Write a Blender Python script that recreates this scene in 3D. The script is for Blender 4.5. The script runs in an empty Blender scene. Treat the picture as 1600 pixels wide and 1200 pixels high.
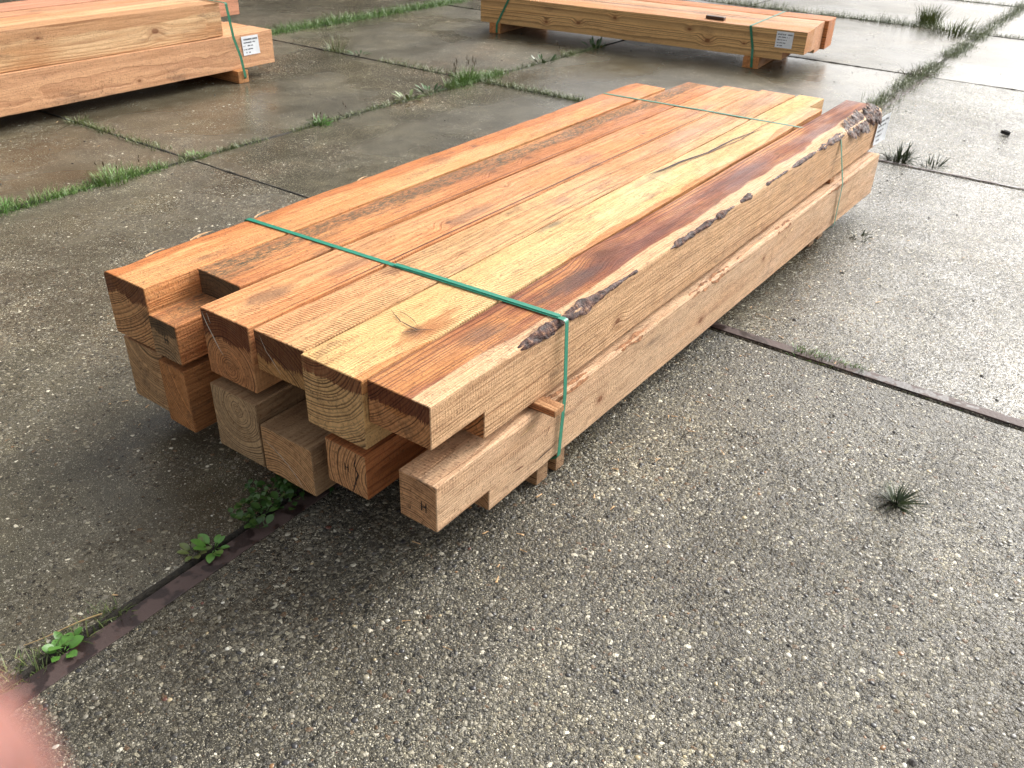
import bpy, bmesh, math, random
from mathutils import Vector, Matrix, noise
R = math.radians
S = bpy.context.scene
COL = S.collection

# ------------------------------------------------------------------ camera
YP = 0.9567
e_, n_ = (math.cos(YP), math.sin(YP)), (-math.sin(YP), math.cos(YP))
def to_world(a):            # calibration frame (looking along +Y) -> world frame (pack along +X)
    return Vector((a[0]*e_[0]+a[1]*e_[1], a[0]*n_[0]+a[1]*n_[1], a[2]))
PITCH, ROLL, CAMH, FPX = 0.5550, 0.0321, 1.1579, 1353.25
c_, s_ = math.cos(PITCH), math.sin(PITCH)
fwd, rt, up = Vector((0, c_, -s_)), Vector((1, 0, 0)), Vector((0, s_, c_))
cr, sr = math.cos(ROLL), math.sin(ROLL)
rt2 = to_world(cr*rt + sr*up); up2 = to_world(-sr*rt + cr*up); fw = to_world(fwd)
cam = bpy.data.cameras.new('camera')
co = bpy.data.objects.new('camera', cam); COL.objects.link(co)
mat = Matrix.Identity(4)
for i in range(3):
    mat[i][0], mat[i][1], mat[i][2] = rt2[i], up2[i], -fw[i]
mat[2][3] = CAMH
co.matrix_world = mat
CAMPOS = Vector((0, 0, CAMH))
cam.sensor_width = 36; cam.sensor_fit = 'HORIZONTAL'; cam.lens = FPX/1600*36
cam.clip_start = 0.005; cam.clip_end = 500
cam.dof.use_dof = True; cam.dof.focus_distance = 2.0; cam.dof.aperture_fstop = 13.0
S.camera = co

# ------------------------------------------------------------------ world, sun, exposure
SUN_AZ, SUN_EL = (0.962, -0.27), R(36)      # direction towards the sun in the ground plane
w = bpy.data.worlds.new('World'); S.world = w; w.use_nodes = True
nt = w.node_tree; nt.nodes.clear()
sky = nt.nodes.new('ShaderNodeTexSky'); sky.sky_type = 'NISHITA'; sky.sun_disc = False
sky.sun_elevation = SUN_EL; sky.sun_rotation = math.atan2(SUN_AZ[0], SUN_AZ[1])
sky.air_density = 1.0; sky.dust_density = 7.0; sky.ozone_density = 1.0
hsv = nt.nodes.new('ShaderNodeHueSaturation'); hsv.inputs['Saturation'].default_value = 0.18
bg = nt.nodes.new('ShaderNodeBackground'); bg.inputs['Strength'].default_value = 0.15
wo = nt.nodes.new('ShaderNodeOutputWorld')
nt.links.new(sky.outputs[0], hsv.inputs['Color']); nt.links.new(hsv.outputs[0], bg.inputs['Color'])
nt.links.new(bg.outputs[0], wo.inputs['Surface'])
sl = bpy.data.lights.new('sun', 'SUN'); sl.energy = 1.25; sl.angle = R(54); sl.color = (1.0, 0.96, 0.9)
so = bpy.data.objects.new('sun', sl); COL.objects.link(so)
sd = Vector((SUN_AZ[0]*math.cos(SUN_EL), SUN_AZ[1]*math.cos(SUN_EL), math.sin(SUN_EL)))
so.rotation_euler = sd.to_track_quat('Z', 'Y').to_euler()
vs = S.view_settings; S.display_settings.display_device = 'sRGB'
vs.view_transform = 'Standard'; vs.look = 'None'; vs.exposure = 0.92; vs.gamma = 1.0; vs.use_curve_mapping = False
S.cycles.max_bounces = 6; S.cycles.sample_clamp_indirect = 4.0; S.cycles.use_denoising = True

# ------------------------------------------------------------------ helpers
def tag(o, label=None, cat=None, group=None, kind=None):
    if label: o['label'] = label
    if cat: o['category'] = cat
    if group: o['group'] = group
    if kind: o['kind'] = kind
    return o
def link(name, me, m=None, parent=None, loc=None, rotz=None):
    o = bpy.data.objects.new(name, me); COL.objects.link(o)
    if m: me.materials.append(m)
    if parent: o.parent = parent
    if loc is not None: o.location = loc
    if rotz is not None: o.rotation_euler = (0, 0, rotz)
    return o
def mesh(name, V, F, smooth=False):
    me = bpy.data.meshes.new(name); me.from_pydata([tuple(v) for v in V], [], F); me.update()
    if smooth:
        for p in me.polygons: p.use_smooth = True
    return me
class NB:
    """tiny node builder"""
    def __init__(s, name):
        s.m = bpy.data.materials.new(name); s.m.use_nodes = True
        s.t = s.m.node_tree; s.t.nodes.clear()
        s.out = s.n('ShaderNodeOutputMaterial'); s.b = s.n('ShaderNodeBsdfPrincipled')
        s.l(s.b.outputs[0], s.out.inputs[0])
        s.tc = s.n('ShaderNodeTexCoord'); s.obj = s.tc.outputs['Object']
        s.geo = s.n('ShaderNodeNewGeometry')
    def n(s, t): return s.t.nodes.new(t)
    def l(s, a, b): s.t.links.new(a, b)
    def put(s, sock, v):
        if isinstance(v, bpy.types.NodeSocket): s.l(v, sock)
        elif v is not None:
            if isinstance(v, (tuple, list)) and len(v) == 3 and sock.type == 'RGBA': v = (*v, 1)
            sock.default_value = v
    def math(s, op, a, b=None, c=None, clamp=False):
        x = s.n('ShaderNodeMath'); x.operation = op; x.use_clamp = clamp
        s.put(x.inputs[0], a)
        if b is not None: s.put(x.inputs[1], b)
        if c is not None: s.put(x.inputs[2], c)
        return x.outputs[0]
    def vec(s, op, a, b=None, out=0):
        x = s.n('ShaderNodeVectorMath'); x.operation = op
        s.put(x.inputs[0], a)
        if b is not None: s.put(x.inputs[1], b)
        return x.outputs[out]
    def sep(s, v):
        x = s.n('ShaderNodeSeparateXYZ'); s.put(x.inputs[0], v); return x.outputs
    def comb(s, x_, y_, z_):
        x = s.n('ShaderNodeCombineXYZ')
        for i, v in enumerate((x_, y_, z_)): s.put(x.inputs[i], v)
        return x.outputs[0]
    def noise(s, v, scale=1.0, detail=3.0, rough=.55, out=0, dist=0.0):
        x = s.n('ShaderNodeTexNoise'); s.put(x.inputs['Vector'], v)
        x.inputs['Scale'].default_value = scale; x.inputs['Detail'].default_value = detail
        x.inputs['Roughness'].default_value = rough; x.inputs['Distortion'].default_value = dist
        return x.outputs[out]
    def vor(s, v, scale, feature='F1', rnd=1.0):
        x = s.n('ShaderNodeTexVoronoi'); x.feature = feature; s.put(x.inputs['Vector'], v)
        x.inputs['Scale'].default_value = scale; x.inputs['Randomness'].default_value = rnd
        return x.outputs
    def mapr(s, v, a, b, c=0.0, d=1.0, smooth=True):
        x = s.n('ShaderNodeMapRange'); x.interpolation_type = 'SMOOTHSTEP' if smooth else 'LINEAR'
        x.clamp = True if not smooth else x.clamp
        s.put(x.inputs[0], v)
        for i, q in zip((1, 2, 3, 4), (a, b, c, d)): s.put(x.inputs[i], q)
        return x.outputs[0]
    def mix(s, f, a, b, mode='MIX'):
        x = s.n('ShaderNodeMix'); x.data_type = 'RGBA'; x.blend_type = mode; x.clamp_factor = True
        s.put(x.inputs[0], f); s.put(x.inputs[6], a); s.put(x.inputs[7], b); return x.outputs[2]
    def ramp(s, f, stops, interp='LINEAR'):
        x = s.n('ShaderNodeValToRGB'); x.color_ramp.interpolation = interp
        el = x.color_ramp.elements
        while len(el) > 1: el.remove(el[-1])
        el[0].position = stops[0][0]; el[0].color = (*stops[0][1], 1)
        for p, c in stops[1:]:
            q = el.new(p); q.color = (*c, 1)
        s.put(x.inputs[0], f); return x.outputs[0]
    def bump(s, h, dist, strength=1.0, normal=None):
        x = s.n('ShaderNodeBump'); x.inputs['Strength'].default_value = strength
        x.inputs['Distance'].default_value = dist; s.put(x.inputs['Height'], h)
        if normal is not None: s.l(normal, x.inputs['Normal'])
        return x.outputs[0]
    def set(s, color=None, rough=None, normal=None, **k):
        if color is not None: s.put(s.b.inputs['Base Color'], color)
        if rough is not None: s.put(s.b.inputs['Roughness'], rough)
        if normal is not None: s.l(normal, s.b.inputs['Normal'])
        for q, v in k.items(): s.put(s.b.inputs[q.replace('_', ' ')], v)
        return s.m

# ------------------------------------------------------------------ ground materials
def concrete(name, agg, seed, peb=95, brown=.3, rough=(.12, .42), white=.10, bumpk=1.0, dark=1.0, spec=.40):
    """wet exposed-aggregate concrete: agg 0 smooth mortar .. 1 pebbles everywhere"""
    b = NB(name)
    p = b.vec('ADD', b.geo.outputs['Position'], (seed*3.7, seed*1.3, 0))
    big = b.noise(p, 1.1, 4, .6); med = b.noise(p, 6, 4, .6)
    # mortar
    mcol = b.ramp(b.noise(p, 2.2, 6, .65), [(.3, (.052*dark, .046*dark, .030*dark)), (.5, (.084*dark, .074*dark, .050*dark)), (.72, (.125*dark, .110*dark, .076*dark))])
    mcol = b.mix(b.math('MULTIPLY', b.mapr(big, .5, .68), brown), mcol, (.085*dark, .055*dark, .03*dark))
    fine = b.noise(p, 420, 3, .7)
    mcol = b.mix(.55, mcol, b.ramp(fine, [(.3, (.35,)*3), (.7, (1.6,)*3)]), 'MULTIPLY')
    # pebbles, two sizes
    wp = b.vec('ADD', p, b.vec('SCALE', b.noise(p, 40, 2, .5, out=1), None)) if False else p
    v1 = b.vor(wp, peb); e1 = b.vor(wp, peb, 'DISTANCE_TO_EDGE')
    v2 = b.vor(p, peb*2.3); e2 = b.vor(p, peb*2.3, 'DISTANCE_TO_EDGE')
    v3 = b.vor(p, peb*5.0)
    def pcol(rnd, w_):
        return b.ramp(rnd, [(0, (.026, .025, .021)), (.22, (.068, .064, .052)), (.42, (.125, .116, .092)), (.60, (.20, .186, .148)),
                            (.75, (.15, .095, .055)), (.775, (.22, .20, .15)), (1-w_, (.36, .33, .24)), (1-w_*.4, (.66, .62, .50))], 'CONSTANT')
    r1 = b.sep(v1['Color']); r2 = b.sep(v2['Color']); r3 = b.sep(v3['Color'])
    c1, c2 = pcol(r1[0], white*.6), pcol(r2[0], white*1.2)
    cov = b.math('ADD', b.mapr(med, .25, .75, agg-.22, agg+.18), b.mapr(big, .35, .65, -.22, .15))
    m1 = b.math('MULTIPLY', b.math('LESS_THAN', r1[1], b.math('MULTIPLY', cov, .75)), b.mapr(e1['Distance'], .06, .12))
    m2 = b.math('MULTIPLY', b.math('LESS_THAN', r2[1], cov), b.mapr(e2['Distance'], .05, .14))
    m3 = b.math('MULTIPLY', b.math('LESS_THAN', r3[1], .05+.06*agg), b.math('LESS_THAN', v3['Distance'], .42))
    col = b.mix(m2, mcol, c2); col = b.mix(m1, col, c1); col = b.mix(m3, col, (.54, .50, .38))
    v4 = b.vor(p, peb*9.0); m4 = b.math('MULTIPLY', b.math('LESS_THAN', b.sep(v4['Color'])[1], .10+.06*agg), b.math('LESS_THAN', v4['Distance'], .40))
    col = b.mix(m4, col, (.42, .38, .28))
    # darker damp and lighter dried-out patches
    dry = b.noise(p, 1.6, 5, .68)
    col = b.mix(1.0, col, b.ramp(dry, [(.30, (.66, .64, .60)), (.50, (1, 1, 1)), (.68, (1.30, 1.27, 1.20))]), 'MULTIPLY')
    col = b.mix(1.0, col, b.ramp(b.noise(p, 9, 5, .7), [(.30, (.74, .72, .68)), (.50, (1, 1, 1)), (.70, (1.25, 1.24, 1.2))]), 'MULTIPLY')
    film = b.mapr(b.noise(p, .9, 3, .5), .38, .62)
    # slow dirt / moss stains
    col = b.mix(b.mapr(b.noise(b.vec('MULTIPLY', p, (1.0, 1.6, 1)), 1.7, 5, .7), .52, .74, 0, .50), col, (.060, .048, .026))
    h1 = b.math('MULTIPLY', m1, b.math('SUBTRACT', 1.0, v1['Distance']))
    h2 = b.math('MULTIPLY', m2, b.math('SUBTRACT', 1.0, v2['Distance']))
    h = b.math('ADD', b.math('MULTIPLY', h1, 1.0), b.math('MULTIPLY', h2, .5))
    h = b.math('ADD', h, b.math('MULTIPLY', fine, .22))
    h = b.math('ADD', h, b.math('MULTIPLY', b.noise(p, 130, 3, .6), .5))
    nb = b.bump(h, .0035*bumpk)
    rr = b.mapr(b.math('ADD', film, b.math('MULTIPLY', med, .3)), 0, 1.2, rough[0], rough[1])
    return b.set(col, rr, nb, Specular_IOR_Level=spec)
MC = {
 'coarse': concrete('aggregate_concrete', .85, 1, peb=112, brown=.25, white=.11, bumpk=1.35, rough=(.20, .42), dark=.62, spec=.50),
 'medium': concrete('worn_concrete', .45, 2, peb=120, brown=.55, white=.10, bumpk=.6, dark=1.0),
 'sparkle': concrete('wet_aggregate_concrete', .80, 3, peb=110, brown=.1, white=.08, bumpk=.62, rough=(.08, .18), dark=.60, spec=.50),
 'smooth': concrete('smooth_wet_concrete', .16, 4, peb=120, brown=.8, white=.12, bumpk=.28, rough=(.14, .40), dark=1.0),
 'smooth2': concrete('smooth_grey_concrete', .10, 5, peb=120, brown=.4, white=.10, bumpk=.25, rough=(.20, .40), dark=.75, spec=.25),
}
def simple(name, col, rough=.6, var=.3, scale=60, bumpd=0, spec=.5):
    b = NB(name); nz = b.noise(b.obj, scale, 4, .6)
    c = b.mix(b.mapr(nz, .3, .7), tuple(x*(1-var) for x in col), tuple(x*(1+var) for x in col))
    return b.set(c, rough, b.bump(nz, bumpd) if bumpd else None, Specular_IOR_Level=spec)
M_soil = simple('joint_soil', (.022, .018, .012), .8, .5, 90, .006)
M_dirt = simple('dirt', (.016, .012, .009), .6, .5, 90, .002)
b = NB('steel_edge_paint')
p = b.geo.outputs['Position']
wet = b.mapr(b.noise(p, 24, 3, .5), .50, .56)
col = b.mix(wet, (.085, .058, .052), (.032, .021, .019))
col = b.mix(b.mapr(b.noise(p, 70, 4, .7), .58, .7, 0, .8), col, (.075, .032, .018))
M_steel = b.set(col, b.mapr(wet, 0, 1, .62, .34), b.bump(b.noise(p, 120, 3), .001), Specular_IOR_Level=.3)

# ------------------------------------------------------------------ the yard: slabs of concrete
def Jv(j, u):
    return {-2: -2.84, -1: -.84+.01*u, 0: 1.160+.0125*u, 1: 3.185+.004*u, 2: 5.07+.016*u, 3: 7.1+.01*u, 4: 9.1, 5: 11.1, 6: 13.1}[j]
KU = [-1.87, .13, 2.128, 4.095, 6.12, 8.07, 10.0, 12.0, 14.0, 16.0]
rnd = random.Random(5)
def slab(a, k):
    g = .004 if a <= 0 else .005
    gk = g if a <= 0 else .0025
    x0, x1 = KU[k]+gk, KU[k+1]-gk
    cs = [(x0, Jv(a-1, x0)+g), (x1, Jv(a-1, x1)+g), (x1, Jv(a, x1)-g), (x0, Jv(a, x0)-g)]
    cs = [(x+rnd.uniform(-.003, .003), y+rnd.uniform(-.003, .003)) for x, y in cs]
    # outline with small chips
    pts = []
    for i in range(4):
        A, B = Vector(cs[i]), Vector(cs[(i+1) % 4]); n = 60
        d = (B-A).normalized(); nn = Vector((-d.y, d.x))
        for q in range(n):
            t = q/n; P = A.lerp(B, t)
            ch = max(0, noise.noise(Vector((P.x*9, P.y*9, a*7+k)))-.25)*.03*(1.0 if a > 0 else .25)
            pts.append(P+nn*ch)
    tilt = (rnd.uniform(-.0015, .0015), rnd.uniform(-.0015, .0015)) if (a, k) not in ((0, 1), (1, 1), (0, 2), (1, 2)) else (0, 0)
    cx, cy = sum(q[0] for q in cs)/4, sum(q[1] for q in cs)/4
    def z(P): return (P.x-cx)*tilt[0]+(P.y-cy)*tilt[1]
    C = Vector((cx, cy)); V = []; F = []; N = len(pts)
    for ins, dz in ((0, -.14), (0, -.007), (.005, -.001), (.009, 0)):
        for P in pts:
            dd = (C-P).normalized(); Q = P+dd*ins
            V.append((Q.x, Q.y, z(P)+dz))
    for r in range(3):
        for i in range(N):
            F.append((r*N+i, r*N+(i+1) % N, (r+1)*N+(i+1) % N, (r+1)*N+i))
    F.append([3*N+i for i in range(N)])
    if a == 0 and k == 1: m = MC['coarse']
    elif a == 0 and k in (2, 3): m = MC['sparkle']
    elif k >= 4 or a >= 3: m = MC['smooth2']
    elif a == 1 and k == 1: m = MC['medium']
    else: m = MC['smooth'] if (a+k) % 2 else MC['medium']
    if (a, k) in ((1, 2), (2, 2), (1, 3), (2, 3), (1, 0), (0, 0)): m = MC['smooth']
    if (a, k) in ((1, 0),): m = MC['medium']
    if (a, k) == (0, 0): m = MC['coarse']
    o = link('concrete_slab', mesh('concrete_slab', V, F), m)
    tag(o, kind='structure'); return o
for a in range(0, 6):
    for k in range(0, 9):
        slab(a, k)
o = link('ground', mesh('ground', [(-60, -60, -.008), (90, -60, -.008), (90, 90, -.008), (-60, 90, -.008)], [(0, 1, 2, 3)]), M_soil); tag(o, kind='structure')
def bar(name, x0, x1, y0, y1, z0, z1, m, parent=None, ch=.002, rot=0):
    V = []; F = []
    for z, i in ((z0, 0), (z1-ch, 0), (z1, ch)):
        V += [(x0+i, y0+i, z), (x1-i, y0+i, z), (x1-i, y1-i, z), (x0+i, y1-i, z)]
    for r in (0, 4): F += [(r+i, r+(i+1) % 4, r+4+(i+1) % 4, r+4+i) for i in range(4)]
    F += [(8, 9, 10, 11), (3, 2, 1, 0)]
    return link(name, mesh(name, V, F), m, parent)
# steel edge angles let into the slabs near the camera
def edge_strip(P, Q, w_, side):
    """thin strip from P to Q, its width to one side, top 3 mm proud"""
    P, Q = Vector(P), Vector(Q); d = (Q-P).normalized(); nn = Vector((-d.y, d.x))*side; n = 80; V = []; F = []
    for i in range(n+1):
        c = P.lerp(Q, i/n); j = .0012*noise.noise(Vector((c.x*14, c.y*14, 3)))
        for off, z in ((j, -.03), (j, .0015), (.0008+j, .0022), (w_-.0008+j, .0022), (w_+j, .0016), (w_+j, -.03)):
            V.append((*(c+nn*off), z+.0015*noise.noise(Vector((c.x*3, c.y*3, 9)))))
    for i in range(n):
        for k in range(5):
            F.append((i*6+k, i*6+k+1, i*6+k+7, i*6+k+6) if side > 0 else (i*6+k+6, i*6+k+7, i*6+k+1, i*6+k))
    o = link('steel_edge', mesh('steel_edge', V, F), M_steel); tag(o, kind='structure'); return o
edge_strip((.14, Jv(0, 0)-.008), (2.11, Jv(0, 2)-.008), .042, -1)
edge_strip((2.136, -.80), (2.136, 1.12), .034, -1)
edge_strip((4.106, -.80), (4.106, 1.15), .016, -1)
edge_strip((5.0, Jv(0, 5)-.008), (6.1, Jv(0, 6.1)-.008), .05, -1)

def soil_line(P, Q, w_, seed, thr=-.3):
    P, Q = Vector(P), Vector(Q); d = (Q-P).normalized(); nn = Vector((-d.y, d.x)); n = int((Q-P).length/.012); V, F = [], []
    for i in range(n+1):
        c = P.lerp(Q, i/n); k = noise.noise(Vector((c.x*2.5, c.y*2.5, seed)))
        a = w_*(.55+.6*k+.35*noise.noise(Vector((c.x*14, c.y*14, seed))))*.5; a2 = w_*(.55+.6*k+.35*noise.noise(Vector((c.x*14, c.y*14, seed+5))))*.5
        a, a2 = max(.0035, a), max(.0035, a2); hz = .0015+.004*max(0, k)+.002*noise.noise(Vector((c.x*30, c.y*30, seed)))
        for off, z in ((-a-.003, -.009), (-a*.6, hz), (0, hz*1.3), (a2*.6, hz), (a2+.003, -.009)): V.append((*(c+nn*off), z))
    for i in range(n):
        for k in range(4): F.append((i*5+k+5, i*5+k+6, i*5+k+1, i*5+k))
    o = link('joint_soil', mesh('joint_soil', V, F, True), M_soil); tag(o, kind='structure')
for j, u0_, u1_, w_ in ((1, -1.8, 12, .022), (2, -1.8, 14, .05), (3, 0, 14, .04), (0, 4.3, 14, .040), (0, .14, 2.12, .012)):
    off = .004 if u0_ > 4 or j else .006
    soil_line((u0_, Jv(j, u0_)+off, ), (u1_, Jv(j, u1_)+off), w_, j*3+w_)
for k, v0_, v1_, w_ in ((2, 1.2, 3.18, .008), (2, 3.2, 5.1, .026), (3, 1.25, 5.1, .024), (4, 1.2, 5.1, .016), (5, -.8, 7, .04), (6, -.8, 9, .04), (7, -.8, 9, .04), (4, -.8, 1.2, .008)):
    soil_line((KU[k], v0_), (KU[k], v1_), w_, k*1.7+v0_)
# shed added beyond the left of the yard: out of frame, it darkens the reflections in the wet slabs there
M_added_shed = simple('added_shed_boards', (.050, .038, .028), .8, .35, 3)
def box_mesh(name, boxes):
    V, F = [], []
    for (x0, x1, y0, y1, z0, z1) in boxes:
        b0 = len(V); V += [(x, y, z) for z in (z0, z1) for (x, y) in ((x0, y0), (x1, y0), (x1, y1), (x0, y1))]
        F += [tuple(b0+i for i in f) for f in ((3, 2, 1, 0), (4, 5, 6, 7), (0, 1, 5, 4), (1, 2, 6, 5), (2, 3, 7, 6), (3, 0, 4, 7))]
    return mesh(name, V, F)
shed = bpy.data.objects.new('added_shed', None); COL.objects.link(shed); shed.location = (4, 13, 0)
tag(shed, 'long dark boarded shed added out of view at the left to darken the slab reflections', 'shed')
link('added_shed_wall', box_mesh('added_shed_wall', [(-16, 15, 0, .15, 0, 5.6)]), M_added_shed, shed)
link('added_shed_roof', box_mesh('added_shed_roof', [(-16.5, 15.5, -.8, 9, 5.602, 5.85)]), M_added_shed, shed)
for i in range(11): link('added_shed_post', box_mesh('added_shed_post', [(-16+i*3.1, -15.8+i*3.1, -.21, -.01, 0, 5.6)]), M_added_shed, shed)

# ------------------------------------------------------------------ timber
def wood(name, early, late, pith, seed, freq=190, heart=None, mold=None, saw=0.0, knots=(), endwet=0.0, endc=None,
         blotch=None, H=.145, W=.145, streak=.5, wave=.010, redwet=None, smudges=(), mottle=.50):
    b = NB(name); P = b.obj
    X, Y, Z = b.sep(P)[:3]
    ps = b.vec('ADD', P, (seed*1.71, seed*.37, seed*.91))
    wn = b.noise(b.vec('MULTIPLY', ps, (1.1, 5, 5)), 1.0, 3, .5, out=1)
    wv = b.vec('SCALE', b.vec('SUBTRACT', wn, (.5, .5, .5)), None)
    wv.node.inputs['Scale'].default_value = wave*3.0
    wn2 = b.noise(b.vec('MULTIPLY', ps, (14, 40, 40)), 1.0, 2, .5)
    y = b.math('SUBTRACT', Y, pith[0]); z = b.math('SUBTRACT', Z, pith[1])
    q = b.vec('ADD', b.comb(0.0, y, z), wv)
    s3 = b.sep(q); q2 = b.comb(0.0, s3[1], s3[2])
    r = b.vec('LENGTH', q2, out=1)
    r = b.math('ADD', r, b.math('MULTIPLY', wn2, .0022))
    kmask = None; kring = None
    for (kx, ky, kz, kr) in knots:
        dv = b.vec('MULTIPLY', b.vec('SUBTRACT', P, (kx, ky, kz)), (.62, 1, 1))
        d = b.vec('LENGTH', dv, out=1)
        bulge = b.mapr(d, kr*.3, kr*4.2, kr*.9, 0)
        r = b.math('ADD', r, bulge)
        km = b.mapr(b.math('ADD', d, b.math('MULTIPLY', wn2, kr*.4)), kr*.75, kr*1.25, 1, 0)
        kmask = km if kmask is None else b.math('MAXIMUM', kmask, km)
        kd = b.math('DIVIDE', d, kr)
        kring = kd if kring is None else b.math('MINIMUM', kring, kd)
    ring = b.math('MULTIPLY', r, freq)
    rv = b.noise(b.comb(b.math('MULTIPLY', r, 34), seed*3.3, 0.0), 1.0, 2, .5)
    ring = b.math('ADD', ring, b.math('MULTIPLY', rv, 4.5))
    fr = b.math('FRACT', ring)
    lw = b.math('MULTIPLY', b.mapr(fr, .42, .86), b.mapr(fr, .93, 1.0, 1, 0))
    lw = b.math('MULTIPLY', lw, b.mapr(b.noise(b.comb(b.math('FLOOR', ring), seed, 0.0), 3.1, 0), .3, .7, .45, 1.0))
    fib = b.noise(b.vec('MULTIPLY', ps, (14, 620, 620)), 1.0, 3, .6)
    fib2 = b.noise(b.vec('MULTIPLY', ps, (3, 90, 90)), 1.0, 3, .6)
    isend = b.mapr(b.math('ABSOLUTE', b.sep(b.geo.outputs['True Normal'])[0]), .8, .9)
    base = early
    if blotch:
        base = b.mix(b.mapr(b.noise(b.vec('MULTIPLY', ps, (1.3, 7, 7)), 1.0, 3, .6), .42, .60), early, blotch)
    if heart:
        hy, hz, hr, hcol, hlate = heart
        hd = b.vec('LENGTH', b.vec('ADD', b.comb(0.0, b.math('SUBTRACT', Y, hy), b.math('SUBTRACT', Z, hz)),
             b.vec('MULTIPLY', b.vec('SUBTRACT', b.noise(b.vec('MULTIPLY', ps, (2.2, 6, 6)), 1.0, 3, .5, out=1), (.5, .5, .5)), (0, .10, .10))), out=1)
        hm = b.mapr(hd, hr*.96, hr*1.06, 1, 0)
        if hcol == 'VAR':
            hcol = b.ramp(b.math('ADD', b.noise(b.vec('MULTIPLY', ps, (2.0, 16, 16)), 1.0, 4, .6), b.mapr(X, .05, .45, .13, .02)), [(.38, (.19, .062, .040)), (.50, (.33, .115, .052)), (.62, (.54, .23, .08))])
        base = b.mix(hm, base, hcol); late = b.mix(hm, late, hlate)
    else: hm = None
    endcol = endc or tuple(.85*x for x in early)
    base = b.mix(b.math('MULTIPLY', isend, .8), base, (min(.8, 1.62*endcol[0]), min(.8, 1.50*endcol[1]), min(.8, 1.36*endcol[2])))  # end-grain colour, brightened to stand in for fill light on the shaded ends
    lwk = b.mapr(isend, 0, 1, streak, .92)
    late = b.mix(isend, late, tuple(.20*x for x in endcol))
    endcol_ = tuple(min(.8, 1.15*x) for x in endcol)
    col = b.mix(b.math('MULTIPLY', lw, lwk), base, late)
    col = b.mix(.36, col, b.ramp(fib, [(.32, (.62, .55, .48)), (.55, (1, 1, 1)), (.75, (1.22, 1.25, 1.3))]), 'MULTIPLY')
    col = b.mix(.55, col, b.ramp(fib2, [(.3, (.66, .56, .50)), (.5, (1, 1, 1)), (.7, (1.16, 1.18, 1.2))]), 'MULTIPLY')
    # weather greying in soft cloudy patches
    wz = b.noise(b.vec('MULTIPLY', ps, (3.5, 14, 14)), 1.0, 6, .72)
    col = b.mix(b.mapr(wz, .54, .72, 0, .55), col, (.11, .068, .045))
    # pin stains and saw dust flecks
    pv = b.vor(b.vec('MULTIPLY', ps, (55, 130, 130)), 1.0)
    pins = b.math('MULTIPLY', b.math('LESS_THAN', pv['Distance'], .20), b.math('LESS_THAN', b.sep(pv['Color'])[0], .10))
    col = b.mix(b.math('MULTIPLY', pins, .45), col, (.09, .045, .025))
    fl = b.noise(b.vec('MULTIPLY', ps, (240, 150, 150)), 1.0, 2, .6)
    flm = b.math('MULTIPLY', b.mapr(fl, .56, .68), b.mapr(wz, .35, .6, .25, .70))
    col = b.mix(flm, col, (.16, .075, .035))
    mo = b.noise(b.vec('MULTIPLY', ps, (26, 60, 60)), 1.0, 6, .75)
    col = b.mix(mottle, col, b.ramp(mo, [(.34, (.60, .52, .46)), (.50, (1, 1, 1)), (.64, (1.22, 1.20, 1.16))]), 'MULTIPLY')
    # saw kerf lines
    sx = b.math('SINE', b.math('ADD', b.math('MULTIPLY', b.math('ADD', X, b.math('MULTIPLY', Y, .12)), 6.2832/.0075), b.math('MULTIPLY', wn2, 5.0)))
    smask = b.mapr(b.noise(b.vec('MULTIPLY', ps, (2.5, 22, 22)), 1.0, 3, .6), .44, .62)
    sawk = b.math('MULTIPLY', b.math('MULTIPLY', b.mapr(sx, .1, .9), smask), saw)
    sawk = b.math('MULTIPLY', sawk, b.math('SUBTRACT', 1.0, isend))
    col = b.mix(b.math('MULTIPLY', sawk, .55), col, (.20, .085, .035))
    if mold:
        my, mw, mx0, mx1 = mold
        mn = b.noise(b.vec('MULTIPLY', ps, (3.2, 30, 30)), 1.0, 6, .75)
        mk = b.math('SUBTRACT', mn, b.math('MULTIPLY', b.math('ABSOLUTE', b.math('SUBTRACT', Y, my)), .30/mw))
        mk = b.math('MULTIPLY', b.mapr(mk, .24, .44), b.mapr(b.math('ABSOLUTE', b.math('SUBTRACT', X, (mx0+mx1)/2)), (mx1-mx0)*.38, (mx1-mx0)*.55, 1, 0))
        fm = b.noise(b.vec('MULTIPLY', ps, (60, 210, 210)), 1.0, 5, .75)
        mk = b.math('MULTIPLY', mk, b.mapr(fm, .38, .60, .15, .95))
        col = b.mix(mk, col, (.075, .070, .044))
    if kmask is not None:
        kc = b.ramp(b.math('FRACT', b.math('MULTIPLY', kring, 3.2)), [(0, (.14, .05, .02)), (.6, (.22, .09, .04)), (1, (.06, .022, .012))])
        col = b.mix(b.math('MULTIPLY', kmask, .85), col, kc)
        halo = b.mapr(kring, 1.0, 3.0, .35, 0)
        col = b.mix(halo, col, (.26, .10, .04))
    if endwet:
        stre = b.noise(b.comb(0.0, b.math('MULTIPLY', Y, 330), b.math('MULTIPLY', Z, 20)), 1.0, 4, .7)
        stb = b.noise(b.comb(seed*1.0, b.math('MULTIPLY', Y, 16), 0.0), 1.0, 2, .6)
        lim = b.math('SUBTRACT', H, b.math('MULTIPLY', b.math('ADD', b.math('MULTIPLY', stb, 1.15), b.math('MULTIPLY', stre, .85)), endwet))
        ew = b.math('MULTIPLY', isend, b.math('GREATER_THAN', Z, lim))
        rw = redwet or (.125, .030, .012)
        col = b.mix(b.math('MULTIPLY', ew, b.mapr(stre, .3, .7, .65, .92)), col, b.mix(lw, rw, tuple(x*.4 for x in rw)))
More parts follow.
